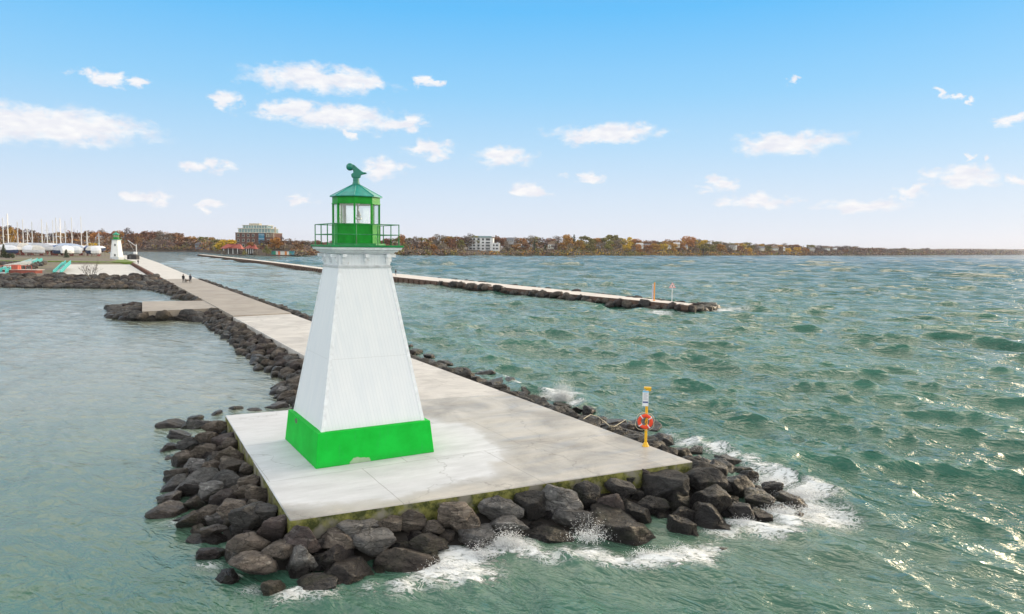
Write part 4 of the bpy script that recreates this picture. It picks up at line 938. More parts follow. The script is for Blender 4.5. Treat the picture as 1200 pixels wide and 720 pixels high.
MB().box((0, -.095, 2.47), (.16, .006, .26)).build('symbol', mat('sign_symbol', (0.12, 0.01, 0.02), .5), pn)
# two metal bollard-like survey frames on the near side of the breakwater

# ================================================================ SHORE LIGHTHOUSE
q = P(137, 304.6, 1.3); l2 = thing('lighthouse', (q.x, q.y, 1.3), 'small distant white lighthouse with teal lantern on the shore beside the marina', 'lighthouse', R(12))
wh2 = mat('shore_white_paint', (0.74, 0.76, 0.78), 0.6, 0.08, 1.5)
MB().frustum((0, 0), 3.3, 2.95, -0.4, 1.3, 6).build('base', mat('shore_base_grey', (0.50, 0.53, 0.58), .7), l2)
tw2 = MB().frustum((0, 0), 2.95, 2.5, 1.3, 4.2, 6).frustum((0, 0), 2.5, 1.95, 4.2, 9.2, 6).frustum((0, 0), 2.1, 2.2, 9.2, 9.5, 6).build('tower', wh2, l2)
dk = mat('dark_window', (0.03, 0.035, 0.045), 0.2)
for z, s_ in ((7.0, .8), (2.2, .8)):
    fr = MB().box((0, -(2.45 - (z - 2.2) * .13), z), (.9, .5, 1.3)).build('window', wh2, l2); MB().box((0, -(2.45 - (z - 2.2) * .13) - .26, z), (.6, .03, 1.0)).build('pane', dk, fr)
MB().frustum((0, 0), 2.5, 2.5, 9.5, 9.7, 8).build('gallery', G_R, l2)
b_ = MB()
for k in range(8): a = k * math.pi / 4; a2 = a + math.pi / 4; b_.tube([(2.35 * math.cos(a), 2.35 * math.sin(a), 9.7), (2.35 * math.cos(a), 2.35 * math.sin(a), 10.6)], .04, 4); b_.tube([(2.35 * math.cos(a), 2.35 * math.sin(a), 10.6), (2.35 * math.cos(a2), 2.35 * math.sin(a2), 10.6)], .04, 4)
b_.build('railing', G_R, l2)
MB().frustum((0, 0), 1.35, 1.35, 9.7, 10.6, 8).frustum((0, 0), 1.4, 1.4, 11.6, 11.9, 8).build('lantern_frame', G_M, l2)
MB().frustum((0, 0), 1.22, 1.22, 10.6, 11.6, 8).build('lantern_glass', GL, l2)
b_ = MB()
for k in range(8): a = k * math.pi / 4; b_.tube([(1.32 * math.cos(a), 1.32 * math.sin(a), 10.6), (1.32 * math.cos(a), 1.32 * math.sin(a), 11.6)], .07, 4)
b_.build('mullions', G_M, l2)
MB().lathe((0, 0, 0), [(1.7, 11.9), (.9, 12.5), (.3, 12.8), (.3, 13.1), (.05, 13.4)], 8).build('roof', mat('shore_roof_teal', (0.03, 0.33, 0.22), .5), l2)

# ================================================================ MARINA
hullw = mat('hull_white', (0.72, 0.74, 0.78), 0.4, 0.06, 1); shrink = mat('shrink_wrap', (0.74, 0.77, 0.84), 0.45, 0.06, .5); hulln = mat('hull_navy', (0.03, 0.05, 0.12), 0.35); keelm = mat('keel_red', (0.16, 0.03, 0.03), .7); alu = mat('mast_aluminium', (0.62, 0.63, 0.64), 0.4, metal=.2); bcov = mat('blue_cover', (0.06, 0.12, 0.30), .7)
def gz(x, y): return max(land_z(x, y), 0.3)
tarps = [shrink, mat('tarp_grey', (.45, .47, .52), .6, .15, 1), shrink, mat('tarp_pale_blue', (.42, .50, .66), .6, .1, 1), mat('tarp_cream', (.62, .60, .56), .6, .1, 1)]
def boat(px, D, L_, hull, cover, label, mast=0, rz=0, mpx=None):
    x = PD(px, D); z = gz(x, D) ; t = thing('sailboat' if mast else 'motorboat', (x, D, z), label, 'sailboat' if mast else 'motorboat', rz, 'boats laid up ashore in the marina')
    t.scale = (0.95, 1.2, 1.6); mast = mast / 1.42
    w = L_ * .16; zz = 1.4 if mast else 0.7
    rings = []
    for u in (-.5, -.45, -.2, .1, .3, .42, .5):
        wd = w * (1 - max(0, (u - 0) / .5) ** 1.8) * (0.82 if u < -.4 else 1) + .02; x0 = u * L_
        rings.append([(x0, -wd, zz + 1.3 + .3 * max(0, u)), (x0, -wd * .75, zz + .5), (x0, 0, zz + (.15 if abs(u) < .4 else .5)), (x0, wd * .75, zz + .5), (x0, wd, zz + 1.3 + .3 * max(0, u))])
    MB().rings(rings).build('hull', hull, t)
    rings = []
    for u in (-.5, -.3, 0, .25, .42, .5):
        wd = w * (1 - max(0, u / .5) ** 1.8) * (0.82 if u < -.4 else 1) + .03; x0 = u * L_; hh = (1.5 if cover is shrink else .8) * (1 - max(0, u / .5) ** 2 * .8) * (.75 if u < -.4 else 1); zb = zz + 1.3 + .3 * max(0, u)
        rings.append([(x0, -wd, zb + .01), (x0, -wd * .6, zb + hh * .62), (x0, 0, zb + hh), (x0, wd * .6, zb + hh * .62), (x0, wd, zb + .01)])
    MB().rings(rings).build('cover' if cover is shrink else 'cabin', cover if cover is not shrink else tarps[int(px * 7 + D) % 5], t)
    if mast:
        MB().rings([[(-.9, -.12, .1), (.9, -.12, .1), (1.1, -.12, zz + .3), (-1.1, -.12, zz + .3)], [(-.9, .12, .1), (.9, .12, .1), (1.1, .12, zz + .3), (-1.1, .12, zz + .3)]]).build('keel', keelm, t)
        m_ = MB().tube([(.05 * L_, 0, zz + 1.4), (.05 * L_, 0, zz + mast)], [.26, .17], 6).build('mast', alu, t)
        mt = zz + mast
        b_ = MB()
        for zs in (.45, .72): b_.tube([(.05 * L_, -w * .7, zz + mast * zs), (.05 * L_, w * .7, zz + mast * zs)], .05, 4)
        b_.build('spreaders', alu, m_)
        MB().tube([(-.45 * L_, 0, zz + 1.6), (.05 * L_, 0, mt), (.48 * L_, 0, zz + 1.7)], .035, 4).build('stay', alu, m_)
    b_ = MB()
    for u in (-.3, 0, .25):
        for s_ in (-1, 1): b_.tube([(u * L_, s_ * w * 1.2, 0), (u * L_, s_ * w * .75, zz + .6)], .06, 4)
    b_.build('cradle', rust, t)
    return t
BT = [(4, 365, 10, hullw, hullw, 'sailboat with the leftmost mast of the marina', 15), (12, 372, 12, hullw, shrink, 'sailboat with mast topped by radar, second from the left edge', 17), (21, 392, 10, hulln, shrink, 'navy sailboat behind the dark shoreside tree', 14), (27, 385, 11, hullw, shrink, 'shrink-wrapped sailboat just right of the dark shoreside tree', 15),
      (34, 400, 9, hulln, hullw, 'short-masted sailboat in front of the rust-coloured trees', 11), (38, 392, 11, hullw, shrink, 'white wrapped sailboat with slim mast, left of the biggest cover', 14), (49, 378, 13, hullw, shrink, 'largest white wrapped sailboat in the marina middle', 15), (56, 405, 10, hulln, bcov, 'blue covered sailboat behind the largest wrapped boat', 14),
      (62, 396, 11, hullw, shrink, 'wrapped sailboat behind and right of the largest one', 15), (66, 388, 10, hulln, bcov, 'navy sailboat with blue cover near the dark shrub', 16), (73, 392, 12, hullw, shrink, 'white wrapped sailboat left of the leaning mast', 16), (77, 412, 10, hullw, shrink, 'sailboat far back behind the dark shrub', 15),
      (84, 380, 12, hullw, shrink, 'wrapped sailboat right of the dark shrub', 16), (95, 400, 12, hulln, hullw, 'dark hulled sailboat with tall mast near the conifers', 17), (103, 395, 9, hulln, bcov, 'small sailboat with short mast before the yellow tree', 10), (116, 385, 9, hulln, hullw, 'low navy sailboat nearest the shore lighthouse', 9)]
for i, (px, D, L_, h_, c_, lb, m_) in enumerate(BT): boat(px, D, L_, h_, c_, lb, m_, R([8, 172, 60, 20, 160, 75, 4, 100, 30, 12, 165, 80, 15, 25, 130, 70][i]))
MT = [(14, 352, 8, 'motorboat under white wrap beside the dark shoreside tree'), (33, 366, 9, 'wide white wrapped motorboat left of the middle of the marina'), (44, 366, 10, 'big tent-like white wrapped motorboat nearest the lawn'), (69, 368, 9, 'white wrapped motorboat beside the dark shrub'), (80, 362, 8, 'white wrapped motorboat just right of the dark shrub'), (90, 372, 7, 'low white motorboat left of the lawn corner'), (106, 372, 7, 'low motorboat behind the lawn'), (113, 366, 6, 'small white motorboat left of the shore lighthouse')]
for i, (px, D, L_, lb) in enumerate(MT): boat(px, D, L_ * .8, hullw if i % 3 else hulln, shrink, lb, 0, R([10, 165, 5, 170, 60, 15, 170, 30][i]))
# masthead radar on the second boat; harbour crane
# crane / davit right of the shore lighthouse
x = PD(146.5, 372); cr_ = thing('boat_hoist', (x + 6, 372, 1.4), 'slender pale boat hoist with slanted arm right of the shore lighthouse', 'hoist')
MB().tube([(0, 0, 0), (0, 0, 7.2)], .22, 6).build('mast', alu, cr_); MB().tube([(0, 0, 6.2), (-4.2, 0, 9.2)], .16, 6).build('arm', alu, cr_); MB().tube([(-4, 0, 9.1), (-1.4, 0, 4.2)], .05, 4).build('cable', alu, cr_)
MB().box((-.6, 0, 2.6), (1.4, 1.2, 1.6)).build('cab', hullw, cr_)
# dark van-like storage beside the lighthouse
x = PD(143.2, 356); vv = thing('utility_shed', (x + 5.5, 356, 1.3), 'low dark shed just right of the shore lighthouse', 'shed')
MB().box((0, 0, 1.0), (4.5, 3, 2.0)).build('wall', mat('dark_shed', (.03, .03, .035), .7), vv); MB().rings([[(-2.5, -1.8, 2.0), (2.5, -1.8, 2.0), (0, -1.8, 2.7)], [(-2.5, 1.8, 2.0), (2.5, 1.8, 2.0), (0, 1.8, 2.7)]]).build('roof', mat('dark_shed_roof', (.06, .06, .065), .7), vv); MB().box((-.8, -1.52, .95), (.9, .06, 1.8)).build('door', mat('dark_door', (.10, .10, .11), .6), vv)
# teal gangways
teal = mat('teal_rail', (0.03, 0.40, 0.40), .5); dockm = mat('dock_grey', (0.42, 0.45, 0.47), .7, .2, 1)
def gangway(a, b, label, m_=teal, w=1.5):
    a = Vector(a); b = Vector(b); d = (b - a); L_ = d.length; ang = math.atan2(d.y, d.x); sl = d.z / Vector((d.x, d.y)).length
    t = thing('gangway', a, label, 'gangway', ang)
    lx = Vector((d.x, d.y)).length
    MB().rings([[(0, -w / 2, 0), (0, w / 2, 0), (0, w / 2, .15), (0, -w / 2, .15)], [(lx, -w / 2, d.z), (lx, w / 2, d.z), (lx, w / 2, d.z + .15), (lx, -w / 2, d.z + .15)]]).build('walkway', dockm, t)
    for s_ in (-1, 1):
        b_ = MB(); n = max(3, int(lx / 1.6))
        for k in range(n + 1):
            u = k / n * lx; b_.tube([(u, s_ * w / 2, u * sl), (u, s_ * w / 2, u * sl + 1.2)], .09, 4)
            if k < n: b_.tube([(u, s_ * w / 2, u * sl + .15), (u + lx / n, s_ * w / 2, (u + lx / n) * sl + 1.2)], .06, 4)
        for zz in (.65, 1.2): b_.tube([(0, s_ * w / 2, zz), (lx, s_ * w / 2, d.z + zz)], .09, 4)
        b_.build('railing', m_, t)
def G(px, py, z): q = P(px, py, z); return (q.x, q.y, z)
gangway(G(66.5, 322.5, .7), G(77, 311.5, 1.9), 'bright teal gangway with truss rails at the left of the pale launch apron', w=1.6)
gangway(G(70.5, 318.5, .8), G(80, 309.5, 2.1), 'second teal gangway, right behind the first at the apron corner', w=1.4)
gangway(G(36, 310.2, 1.2), G(47, 306.2, 1.6), 'short teal gangway in front of the wrapped boats')
gangway(G(8, 316, 1.4), G(33, 310.5, 1.7), 'long pale dock gangway along the left shore', dockm)
gangway(G(2, 321, 1.6), G(12, 318, 1.7), 'pale teal dock section at the left edge behind the seawall', teal)
gangway(G(20, 314, 1.4), G(40, 307, 1.7), 'pale blue-grey dock section behind the red float', mat('pale_teal_rail', (.25, .42, .46), .6))
# red float
q = P(24, 320.2, 1.5); rf = thing('work_float', (q.x, q.y, 1.5), 'red work float with pale deck behind the seawall at far left', 'float', R(3))
MB().poly([(-5, -1.4), (4.5, -1.4), (5.4, 0), (4.5, 1.4), (-5, 1.4)], 0, .8).build('hull', mat('float_red', (.30, .07, .05), .6, .2, 1), rf); MB().box((0, 0, .86), (10.2, 3.1, .1)).build('deck', mat('float_deck', (.6, .5, .45), .7), rf)
b_ = MB()
for k in range(6): b_.tube([(-4 + k * 1.5, -1.2, .9), (-4 + k * 1.5, -1.2, 1.9)], .06, 4)
b_.tube([(-4, -1.2, 1.9), (3.5, -1.2, 1.9)], .06, 4); b_.build('railing', mat('float_rail', (.5, .1, .07), .6), rf); MB().box((-1, 0, 1.5), (1.6, 1.4, 1.2)).build('cabin', mat('float_cabin', (.5, .12, .08), .6), rf)

# ================================================================ BUILDINGS
brick = mat('dark_brick', (0.115, 0.058, 0.050), .85, .25, .5); glassb = mat('blue_glass', (0.20, 0.30, 0.32), .15, .3, .4); pale = mat('pale_render', (0.56, 0.56, 0.50), .8, .1, .3); wht = mat('white_render', (0.66, 0.68, 0.70), .7, .06, .3); stone = mat('limestone', (.42, .38, .30), .8)
def window(parent, c, w, h, axis='-y', m_=dk, fm=None):
    f = MB().box((c[0], c[1], c[2]), (w, .16, h)).build('window', fm or wht, parent); MB().box((c[0], c[1] - .1, c[2]), (w * .82, .06, h * .84)).build('pane', m_, f)
# brick apartment with stepped glass penthouse
D = 640; x = PD(304, D); bb = thing('apartment_building', (x, D, 5), 'dark brick apartment block with stepped pale glass upper floors', 'building', R(-3))
MB().box((0, 0, 7.0), (33, 22, 14)).build('wall', brick, bb)
b_ = MB()
for i in range(7):
    for j in range(3):
        if i == 4: continue
        window(bb, (-14 + i * 4.4, -11.05, 3.2 + j * 4.3), 2.0, 2.6, m_=dk, fm=pale)
g_ = MB().box((6.6, -11.2, 7.4), (5.0, .5, 12.4)).build('glass_bay', mat('bay_glass_teal', (.03, .18, .30), .12), bb)
b_ = MB()
for j in range(4): b_.box((6.6, -11.5, 2.2 + j * 3.4), (5.2, .15, .2))
b_.build('bay_frame', wht, g_)
MB().box((0, 0, 14.15), (33.8, 22.8, .3)).build('cornice', stone, bb)
MB().box((-1.0, 1, 16.0), (29, 17, 3.4)).build('upper_storey', glassb, bb)
b_ = MB()
for i in range(12): b_.box((-15 + i * 2.55, -7.7, 16), (.35, .3, 3.4))
for z in (14.4, 17.7): b_.box((-1, -7.75, z), (29.4, .5, .3))
b_.build('mullions', pale, bb)
MB().box((-1, 1, 17.95), (30, 18.4, .35)).build('terrace_slab', pale, bb)
MB().box((-1.5, 1.5, 19.3), (22, 13, 2.5)).build('penthouse', glassb, bb)
b_ = MB()
for i in range(10): b_.box((-12 + i * 2.35, -5.2, 19.3), (.4, .3, 2.5))
b_.build('penthouse_frame', pale, bb)
rf_ = MB().box((-1.5, 1.5, 20.75), (23.4, 14.4, .4)).build('roof', pale, bb)
MB().box((-4, 2, 21.7), (9, 6, 1.6)).build('plant_room', stone, rf_); MB().box((12.5, -2, 17.0), (1.2, 1.2, 5.5)).build('chimney', stone, rf_)
MB().box((15.2, -2, 17.0), (1.2, 1.2, 5.0)).build('chimney', stone, rf_)
b_ = MB()
for i in range(5): b_.box((11 + i * 1.6, -11.3, 12), (.5, .4, 3.4))
b_.build('pergola', stone, bb)
# white apartment block on the far shore
D = 800; x0 = PD(549, D); sc_ = D / FPX; wb = thing('apartment_building', (x0 + 36 * sc_ / 2, D, 2.0), 'white five storey apartment block with dark balconies standing at the waterline', 'building', R(-4))
MB().box((-3.5, 0, 8.6), (27, 16, 17.2)).build('wall', wht, wb)
MB().box((12.5, 1, 5.9), (8.4, 13, 11.8)).build('wing', wht, wb)
MB().box((-3.5, 0, 17.35), (28, 17, .35)).build('roof', mat('roof_grey', (.25, .26, .28), .7), wb)
MB().box((-2, 2, 18.4), (19, 8, 1.8)).build('penthouse', glassb, wb)
for (cx, w_) in ((-14.2, 3.4), (-10.6, 2.6), (-5.6, 2.8), (-.8, 2.6), (4.6, 5.4)):
    for j in range(5):
        z = 1.9 + j * 3.35; tall = (j == 4)
        f = MB().box((cx, -8.04, z + .15), (w_, .14, 2.5 if tall else 1.9)).build('window', wht, wb); MB().box((cx, -8.14, z + .15), (w_ * .86, .08, 2.2 if tall else 1.6)).build('pane', dk, f)
        if not tall and w_ > 2.7:
            MB().box((cx, -8.9, z - 1.0), (w_ + .8, 1.6, .22)).build('balcony', wht, wb)
for cx in (10.4, 14.2):
    for j in range(3):
        f = MB().box((cx, -5.54, 2.1 + j * 3.6), (2.8, .14, 2.0)).build('window', wht, wb); MB().box((cx, -5.64, 2.1 + j * 3.6), (2.4, .08, 1.6)).build('pane', dk, f)
MB().box((0, -9.6, -.2), (40, 3, 2.6)).build('terrace', stone, wb)
# seawall in front of the bank right of the white block
p1, p2 = P(588, 300, 0), P(638, 300, 0); tag(MB().poly([(p1.x, p1.y + 4), (p2.x, p2.y + 4), (p2.x, p2.y + 7), (p1.x, p1.y + 7)], -.5, 1.8).build('seawall', mat('pale_seawall', (.45, .38, .33), .85)), 'long pale pink seawall at the foot of the bank right of the white apartments', 'wall')
# pavilions with red roofs
redr = mat('red_roof', (0.34, 0.085, 0.065), .75, .15, .5); dkw = mat('dark_timber', (.06, .05, .05), .8)
for px, D, w_, lb in ((272, 575, 10.5, 'pavilion with bright salmon red roof and dark open front on the beach'), (294, 590, 5, 'smaller red roofed pavilion behind bushes, right of the larger one')):
    x = PD(px, D); t = thing('pavilion', (x, D, 1.5), lb, 'pavilion', R(5))
    MB().box((0, 0, 2.2), (w_ + 3, 7, 4.4)).build('wall', dkw, t)
    for k in range(4): MB().box((-w_ / 2 + k * w_ / 3, -3.7, 2.1), (.4, .3, 4.2)).build('post', wht, t)
    MB().rings([[(-w_ * .62 - 3, 0, 4.2), (-w_ * .62 + 1.5, -4.4, 3.9), (-w_ * .62 + 3, 0, 7.9)], [(w_ * .62 + 2, -4.4, 3.9), (w_ * .62 + 2, 4.4, 3.9), (w_ * .62, 0, 7.9)]]).build('roof', redr, t)
# colourful beach kiosks
x = PD(332.5, 590); kw = thing('beach_kiosks', (x, 588, .9), 'row of colour blocked beach kiosks in green, white and orange', 'kiosk', 0)
cw_ = [(.02, .22, .20), (.02, .28, .17), (.62, .62, .60), (.62, .16, .06), (.62, .62, .60), (.6, .6, .58), (.62, .22, .05), (.62, .62, .6), (.03, .26, .24), (.05, .22, .3)]
for i, c_ in enumerate(cw_): MB().box((-8.1 + i * 1.8, 0, 1.6), (1.78, 3, 3.0)).build('panel', mat('kiosk_%d' % i, c_, .6), kw)
MB().box((0, 0, 3.25), (18.6, 3.6, .25)).build('roof', mat('kiosk_roof', (.10, .12, .16), .7), kw)
# dark boathouse on the far bank
x = PD(241, 800); bh = thing('boathouse', (x, 800, 3), 'long low grey-blue boathouse on the wooded far bank', 'building', 0)
MB().box((0, 0, 2.7), (19, 9, 5.4)).build('wall', mat('slate_wall', (.16, .17, .22), .8), bh); MB().rings([[(-10.4, -5.5, 5.2), (-10.4, 5.5, 5.2), (-8, 0, 7.8)], [(10.4, -5.5, 5.2), (10.4, 5.5, 5.2), (8, 0, 7.8)]]).build('roof', mat('slate_roof', (.10, .10, .12), .8), bh)
for k in range(7): window(bh, (-7.8 + k * 2.6, -4.55, 3.4), 1.9, 1.6, m_=glassb)
# houses among the trees on the right bank
HS = [(566, 283, 10, 'grey', 'sprawling grey house on the slope right of the white apartments'), (605, 289, 9, 'white', 'white gabled house just above the pale seawall'), (613, 290, 8, 'blue', 'blue-grey steep roofed house on the slope'), (622, 291, 9, 'cream', 'low cream house right of the blue-grey one'), (645, 288.5, 11, 'white', 'white house with bright roof left of the conifers'), (674, 290, 8, 'grey', 'small grey house behind the yellow tree'),
      (700, 290, 7, 'white', 'tiny white house among bare trees'), (742, 293, 10, 'grey', 'grey bungalow low on the bank'), (748, 288.6, 12, 'white', 'white house high behind the grey bungalow'), (757, 289, 10, 'cream', 'cream house in the middle of the bank'), (781, 289, 11, 'white', 'white house left of the big orange tree'), (791, 287.5, 12, 'cream', 'broad cream house with pale roof'), (800, 290, 12, 'white', 'white house under the orange maple'), (810, 294, 8, 'grey', 'little grey house by the shore steps'),
      (857, 290.5, 16, 'white', 'long white house right of the yellow-green tree'), (890, 291.6, 15, 'white', 'white house above the thin beach'), (905, 291.4, 18, 'pale', 'pale long house above the thin beach'), (914, 291.6, 14, 'white', 'white gabled house beside the golden shrub'), (948, 292.5, 16, 'white', 'white house in the russet trees'), (965, 291.2, 22, 'white', 'wide bright white house near the far end'), (975, 292.6, 16, 'cream', 'cream house near the far end of the bank')]
HC = {'white': (.68, .68, .66), 'grey': (.30, .31, .33), 'blue': (.20, .27, .36), 'cream': (.55, .48, .38), 'pale': (.52, .52, .50)}
for i, (px, py, w_, c_, lb) in enumerate(HS):
    if i == 0: px = 597
    w_ *= .74; D = shoreD(px) + 27; x = PD(px, D); sc_ = D / FPX; yh_ = pr((x, D, H))[1]; z = H - (py + 1.5 - yh_) * sc_; z = max(z, 2.0); z0 = z - 2.0; hw = w_; hh = min(3.4, 1.5 + 2.6 * sc_)
    t = thing('house', (x, D, z0), lb, 'house', R(rnd.uniform(-25, 25)))
    wl_ = MB().box((0, 0, 1 + hh / 2), (hw, hw * .7, 2 + hh)).build('wall', mat('house_' + c_, HC[c_], .8), t)
    zt = 2 + hh
    MB().rings([[(-hw * .55, -hw * .42, zt), (-hw * .55, hw * .42, zt), (-hw * .55, 0, zt + hw * .28)], [(hw * .55, -hw * .42, zt), (hw * .55, hw * .42, zt), (hw * .55, 0, zt + hw * .28)]]).build('roof', mat('roof_' + ['slate', 'brown', 'pale'][i % 3], [(.16, .16, .18), (.16, .11, .08), (.5, .5, .52)][i % 3], .8), t)
    for k in (-.3, 0, .3): window(t, (k * hw, -hw * .35 - .03, 2 + hh * .5), hw * .14, hh * .45)

# ================================================================ TREES
def leaf_mat(name, a, b_, rand=.25):
    m = bpy.data.materials.new(name); m.use_nodes = True; t = NT(m.node_tree)
    b = t.n('ShaderNodeBsdfPrincipled'); o = t.n('ShaderNodeOutputMaterial'); t.t.links.new(b.outputs[0], o.inputs[0])
    co = t.n('ShaderNodeTexCoord').outputs['Object']; oi = t.n('ShaderNodeObjectInfo').outputs['Random']
    c = t.mix(t.maprange(t.noise(co, .55, 4, .7), .38, .62), a, b_); hs = t.n('ShaderNodeHueSaturation'); t.set(hs.inputs['Color'], c); t.set(hs.inputs['Value'], t.maprange(oi, 0, 1, 1 - rand, 1 + rand)); t.set(hs.inputs['Hue'], t.maprange(t.math('FRACT', t.math('MULTIPLY', oi, 9.1)), 0, 1, .485, .515))
    t.set(b.inputs['Base Color'], hs.outputs[0]); b.inputs['Roughness'].default_value = .8; return m
LM = {'rust': leaf_mat('leaves_rust', (.15, .070, .036), (.28, .140, .060)), 'orange': leaf_mat('leaves_orange', (.30, .14, .03), (.44, .23, .045)), 'yellow': leaf_mat('leaves_yellow', (.46, .28, .02), (.60, .38, .03)), 'olive': leaf_mat('leaves_olive', (.13, .12, .03), (.24, .21, .05)),
      'green': leaf_mat('needles_dark_green', (.024, .040, .020), (.06, .080, .036)), 'plum': leaf_mat('twigs_purple_brown', (.085, .055, .055), (.155, .105, .095)), 'bare': leaf_mat('twigs_grey_brown', (.14, .11, .09), (.24, .19, .15))}
bark = mat('bark', (.07, .055, .045), .9, .3, 2)
def crown_mesh(kind, seed, mt_):
    g = np.random.RandomState(seed); V, F = [], []
    def leafs(c, r, n, s):
        for _ in range(n):
            d = g.normal(size=3); d /= np.linalg.norm(d); p = c + d * r * (g.uniform(.5, 1.05)) * np.array([1, 1, .85]); a = g.normal(size=3); a /= np.linalg.norm(a); b = np.cross(a, g.normal(size=3)); b /= np.linalg.norm(b)
            k = len(V); ss = s * g.uniform(.6, 1.3); V.extend([p - a * ss, p + b * ss * .7, p + a * ss, p - b * ss * .7]); F.append((k, k + 1, k + 2, k + 3))
    if kind == 'round':      # unit height 10, crown 2.5..10
        for _ in range(15):
            a = g.uniform(0, 6.28); h_ = g.uniform(3.4, 8.8); rr = 3.0 * math.sqrt(max(.08, 1 - ((h_ - 6) / 3.9) ** 2)) * g.uniform(.35, 1)
            leafs(np.array([rr * math.cos(a), rr * math.sin(a), h_]), g.uniform(1.0, 1.7), 85, .34)
    elif kind == 'bare':
        for _ in range(16):
            a = g.uniform(0, 6.28); h_ = g.uniform(3.2, 9.3); rr = 3.2 * math.sqrt(max(.05, 1 - ((h_ - 6.2) / 4.2) ** 2)) * g.uniform(.3, 1)
            leafs(np.array([rr * math.cos(a), rr * math.sin(a), h_]), g.uniform(1.0, 1.7), 60, .26)
        for _ in range(26):
            a = g.uniform(0, 6.28); l = g.uniform(3, 6); e = g.uniform(.6, 1.35); p = np.array([0, 0, g.uniform(2, 5)]); q = p + np.array([math.cos(a) * math.cos(e), math.sin(a) * math.cos(e), math.sin(e)]) * l; w = np.array([-math.sin(a), math.cos(a), 0]) * .09; k = len(V); V.extend([p - w, p + w, q + w * .3, q - w * .3]); F.append((k, k + 1, k + 2, k + 3))
    elif kind == 'conifer':
        for lv in range(13):
            h_ = 1.6 + lv * .66; rr = 2.1 * (1 - lv / 13.2)
            for _ in range(max(3, int(8 * rr / 2) + 3)):
                a = g.uniform(0, 6.28); leafs(np.array([rr * .62 * math.cos(a), rr * .62 * math.sin(a), h_ - rr * .12]), .2 + rr * .34, 13, .26)
    else:  # bush
        for _ in range(10):
            a = g.uniform(0, 6.28); rr = g.uniform(0, 3.2); leafs(np.array([rr * math.cos(a), rr * math.sin(a), g.uniform(.8, 3.2 - rr * .4)]), g.uniform(.9, 1.5), 44, .3)
    return np_mesh('crown', V, F, mt_, smooth=False)
def trunk_mesh(kind, seed):
    g = random.Random(seed); b = MB(); hh = {'conifer': 9.6, 'round': 6.5, 'bare': 7.5, 'bush': 1.5}[kind]
    b.tube([(0, 0, -.8), (.05, 0, hh * .4), (.1, .1, hh)], [.28, .2, .06], 6)
    if kind != 'conifer':
        for k in range(6):
            a = g.uniform(0, 6.28); z = g.uniform(.3, .7) * hh; l = hh * .35; b.tube([(0, 0, z), (math.cos(a) * l * .6, math.sin(a) * l * .6, z + l * .5), (math.cos(a) * l, math.sin(a) * l, z + l)], [.12, .07, .03], 4)
    o = b.build('trunk', bark); me = o.data; bpy.data.objects.remove(o); return me
TM = {k: [trunk_mesh(k, s) for s in range(2)] for k in ('conifer', 'round', 'bare', 'bush')}
CM = {}
def crown(kind, tone, v):
    if (kind, tone, v) not in CM: CM[(kind, tone, v)] = crown_mesh(kind, 50 + v * 7 + len(CM), LM[tone])
    return CM[(kind, tone, v)]
TN = {'rust': 'rust-brown', 'orange': 'orange', 'yellow': 'golden yellow', 'olive': 'olive green', 'green': 'dark green', 'plum': 'purplish bare', 'bare': 'grey-brown bare'}
KN = {'round': 'autumn tree', 'bare': 'leafless tree', 'conifer': 'conifer', 'bush': 'bush'}
ntree = 0
def tree(kind, tone, x, y, z, h, wf, label=None, group=None):
    global ntree; ntree += 1
    s = h / (4.2 if kind == 'bush' else 10.0)
    nm = {'round': 'autumn_tree', 'bare': 'leafless_tree', 'conifer': 'pine_tree', 'bush': 'bush'}[kind]
    t = bpy.data.objects.new(nm, None); COL.objects.link(t); t.location = (x, y, z); t.scale = (s * wf, s * wf, s); t.rotation_euler.z = rnd.uniform(0, 6.28)
    tag(t, label, 'bush' if kind == 'bush' else 'tree', group)
    link('crown', crown(kind, tone, rnd.randrange(3 if tone in ('rust', 'plum', 'bare', 'olive') else 2)), t); link('trunk', TM[kind][rnd.randrange(2)], t)
    return t
def treepx(kind, tone, px, D, ytop, wf=1.0, label=None, group=None, zb=None, wpx=None):
    x = PD(px, D); sc_ = D / FPX; yh_ = pr((x, D, H))[1]; ztop = H + (yh_ - ytop) * sc_
    off = D - shoreD(px); z = zb if zb is not None else (2.0 if off < 10 else (4.5 if off < 25 else 6.0)); h = max(3.5, ztop - z)
    if wpx: wf = wpx * sc_ / (h * (.72 if kind != 'bush' else 1.9))
    return tree(kind, tone, x, D, z, h, wf, label, group)
# single trees one can name
treepx('round', 'yellow', 264, 585, 279, wpx=25, label='broad golden orange tree left of the red roofed pavilion', zb=1.5)
treepx('round', 'orange', 294, 590, 283.5, wpx=11, label='small orange tree in front of the brick apartment block', zb=1.5)
treepx('round', 'orange', 322, 605, 277.5, wpx=17, label='amber tree in front of the right corner of the brick block', zb=1.5)
treepx('bush', 'olive', 312, 582, 288.0, wpx=15, label='yellow-green bush beneath the amber tree, left of the kiosks', zb=1.5)
for k_, (px_, py_, tn_) in enumerate(((262, 292, 'bare'), (281, 291.5, 'plum'), (286, 292.5, 'olive'), (300, 291, 'bare'))):
    treepx('bush', tn_, px_, 562, py_, wpx=8, label=['bare bush at the left end of the red roofed pavilion', 'purplish bush at the right end of the red roofed pavilion', 'olive bush between the two red roofed pavilions', 'bare bush below the left corner of the brick block'][k_], zb=.8)
treepx('round', 'yellow', 538.5, 790, 282.5, wpx=9, label='slim golden tree left of the white apartment block', zb=2)
treepx('round', 'yellow', 684.5, 905, 285.5, wpx=9, label='bright golden tree standing low on the bank left of centre', zb=2)
treepx('bush', 'yellow', 760.5, 985, 293.5, wpx=9, label='low golden bush at the waterline', zb=1)
treepx('round', 'olive', 823, 1080, 284.0, wpx=16, label='large yellow-green tree at the water edge on the right bank', zb=2)
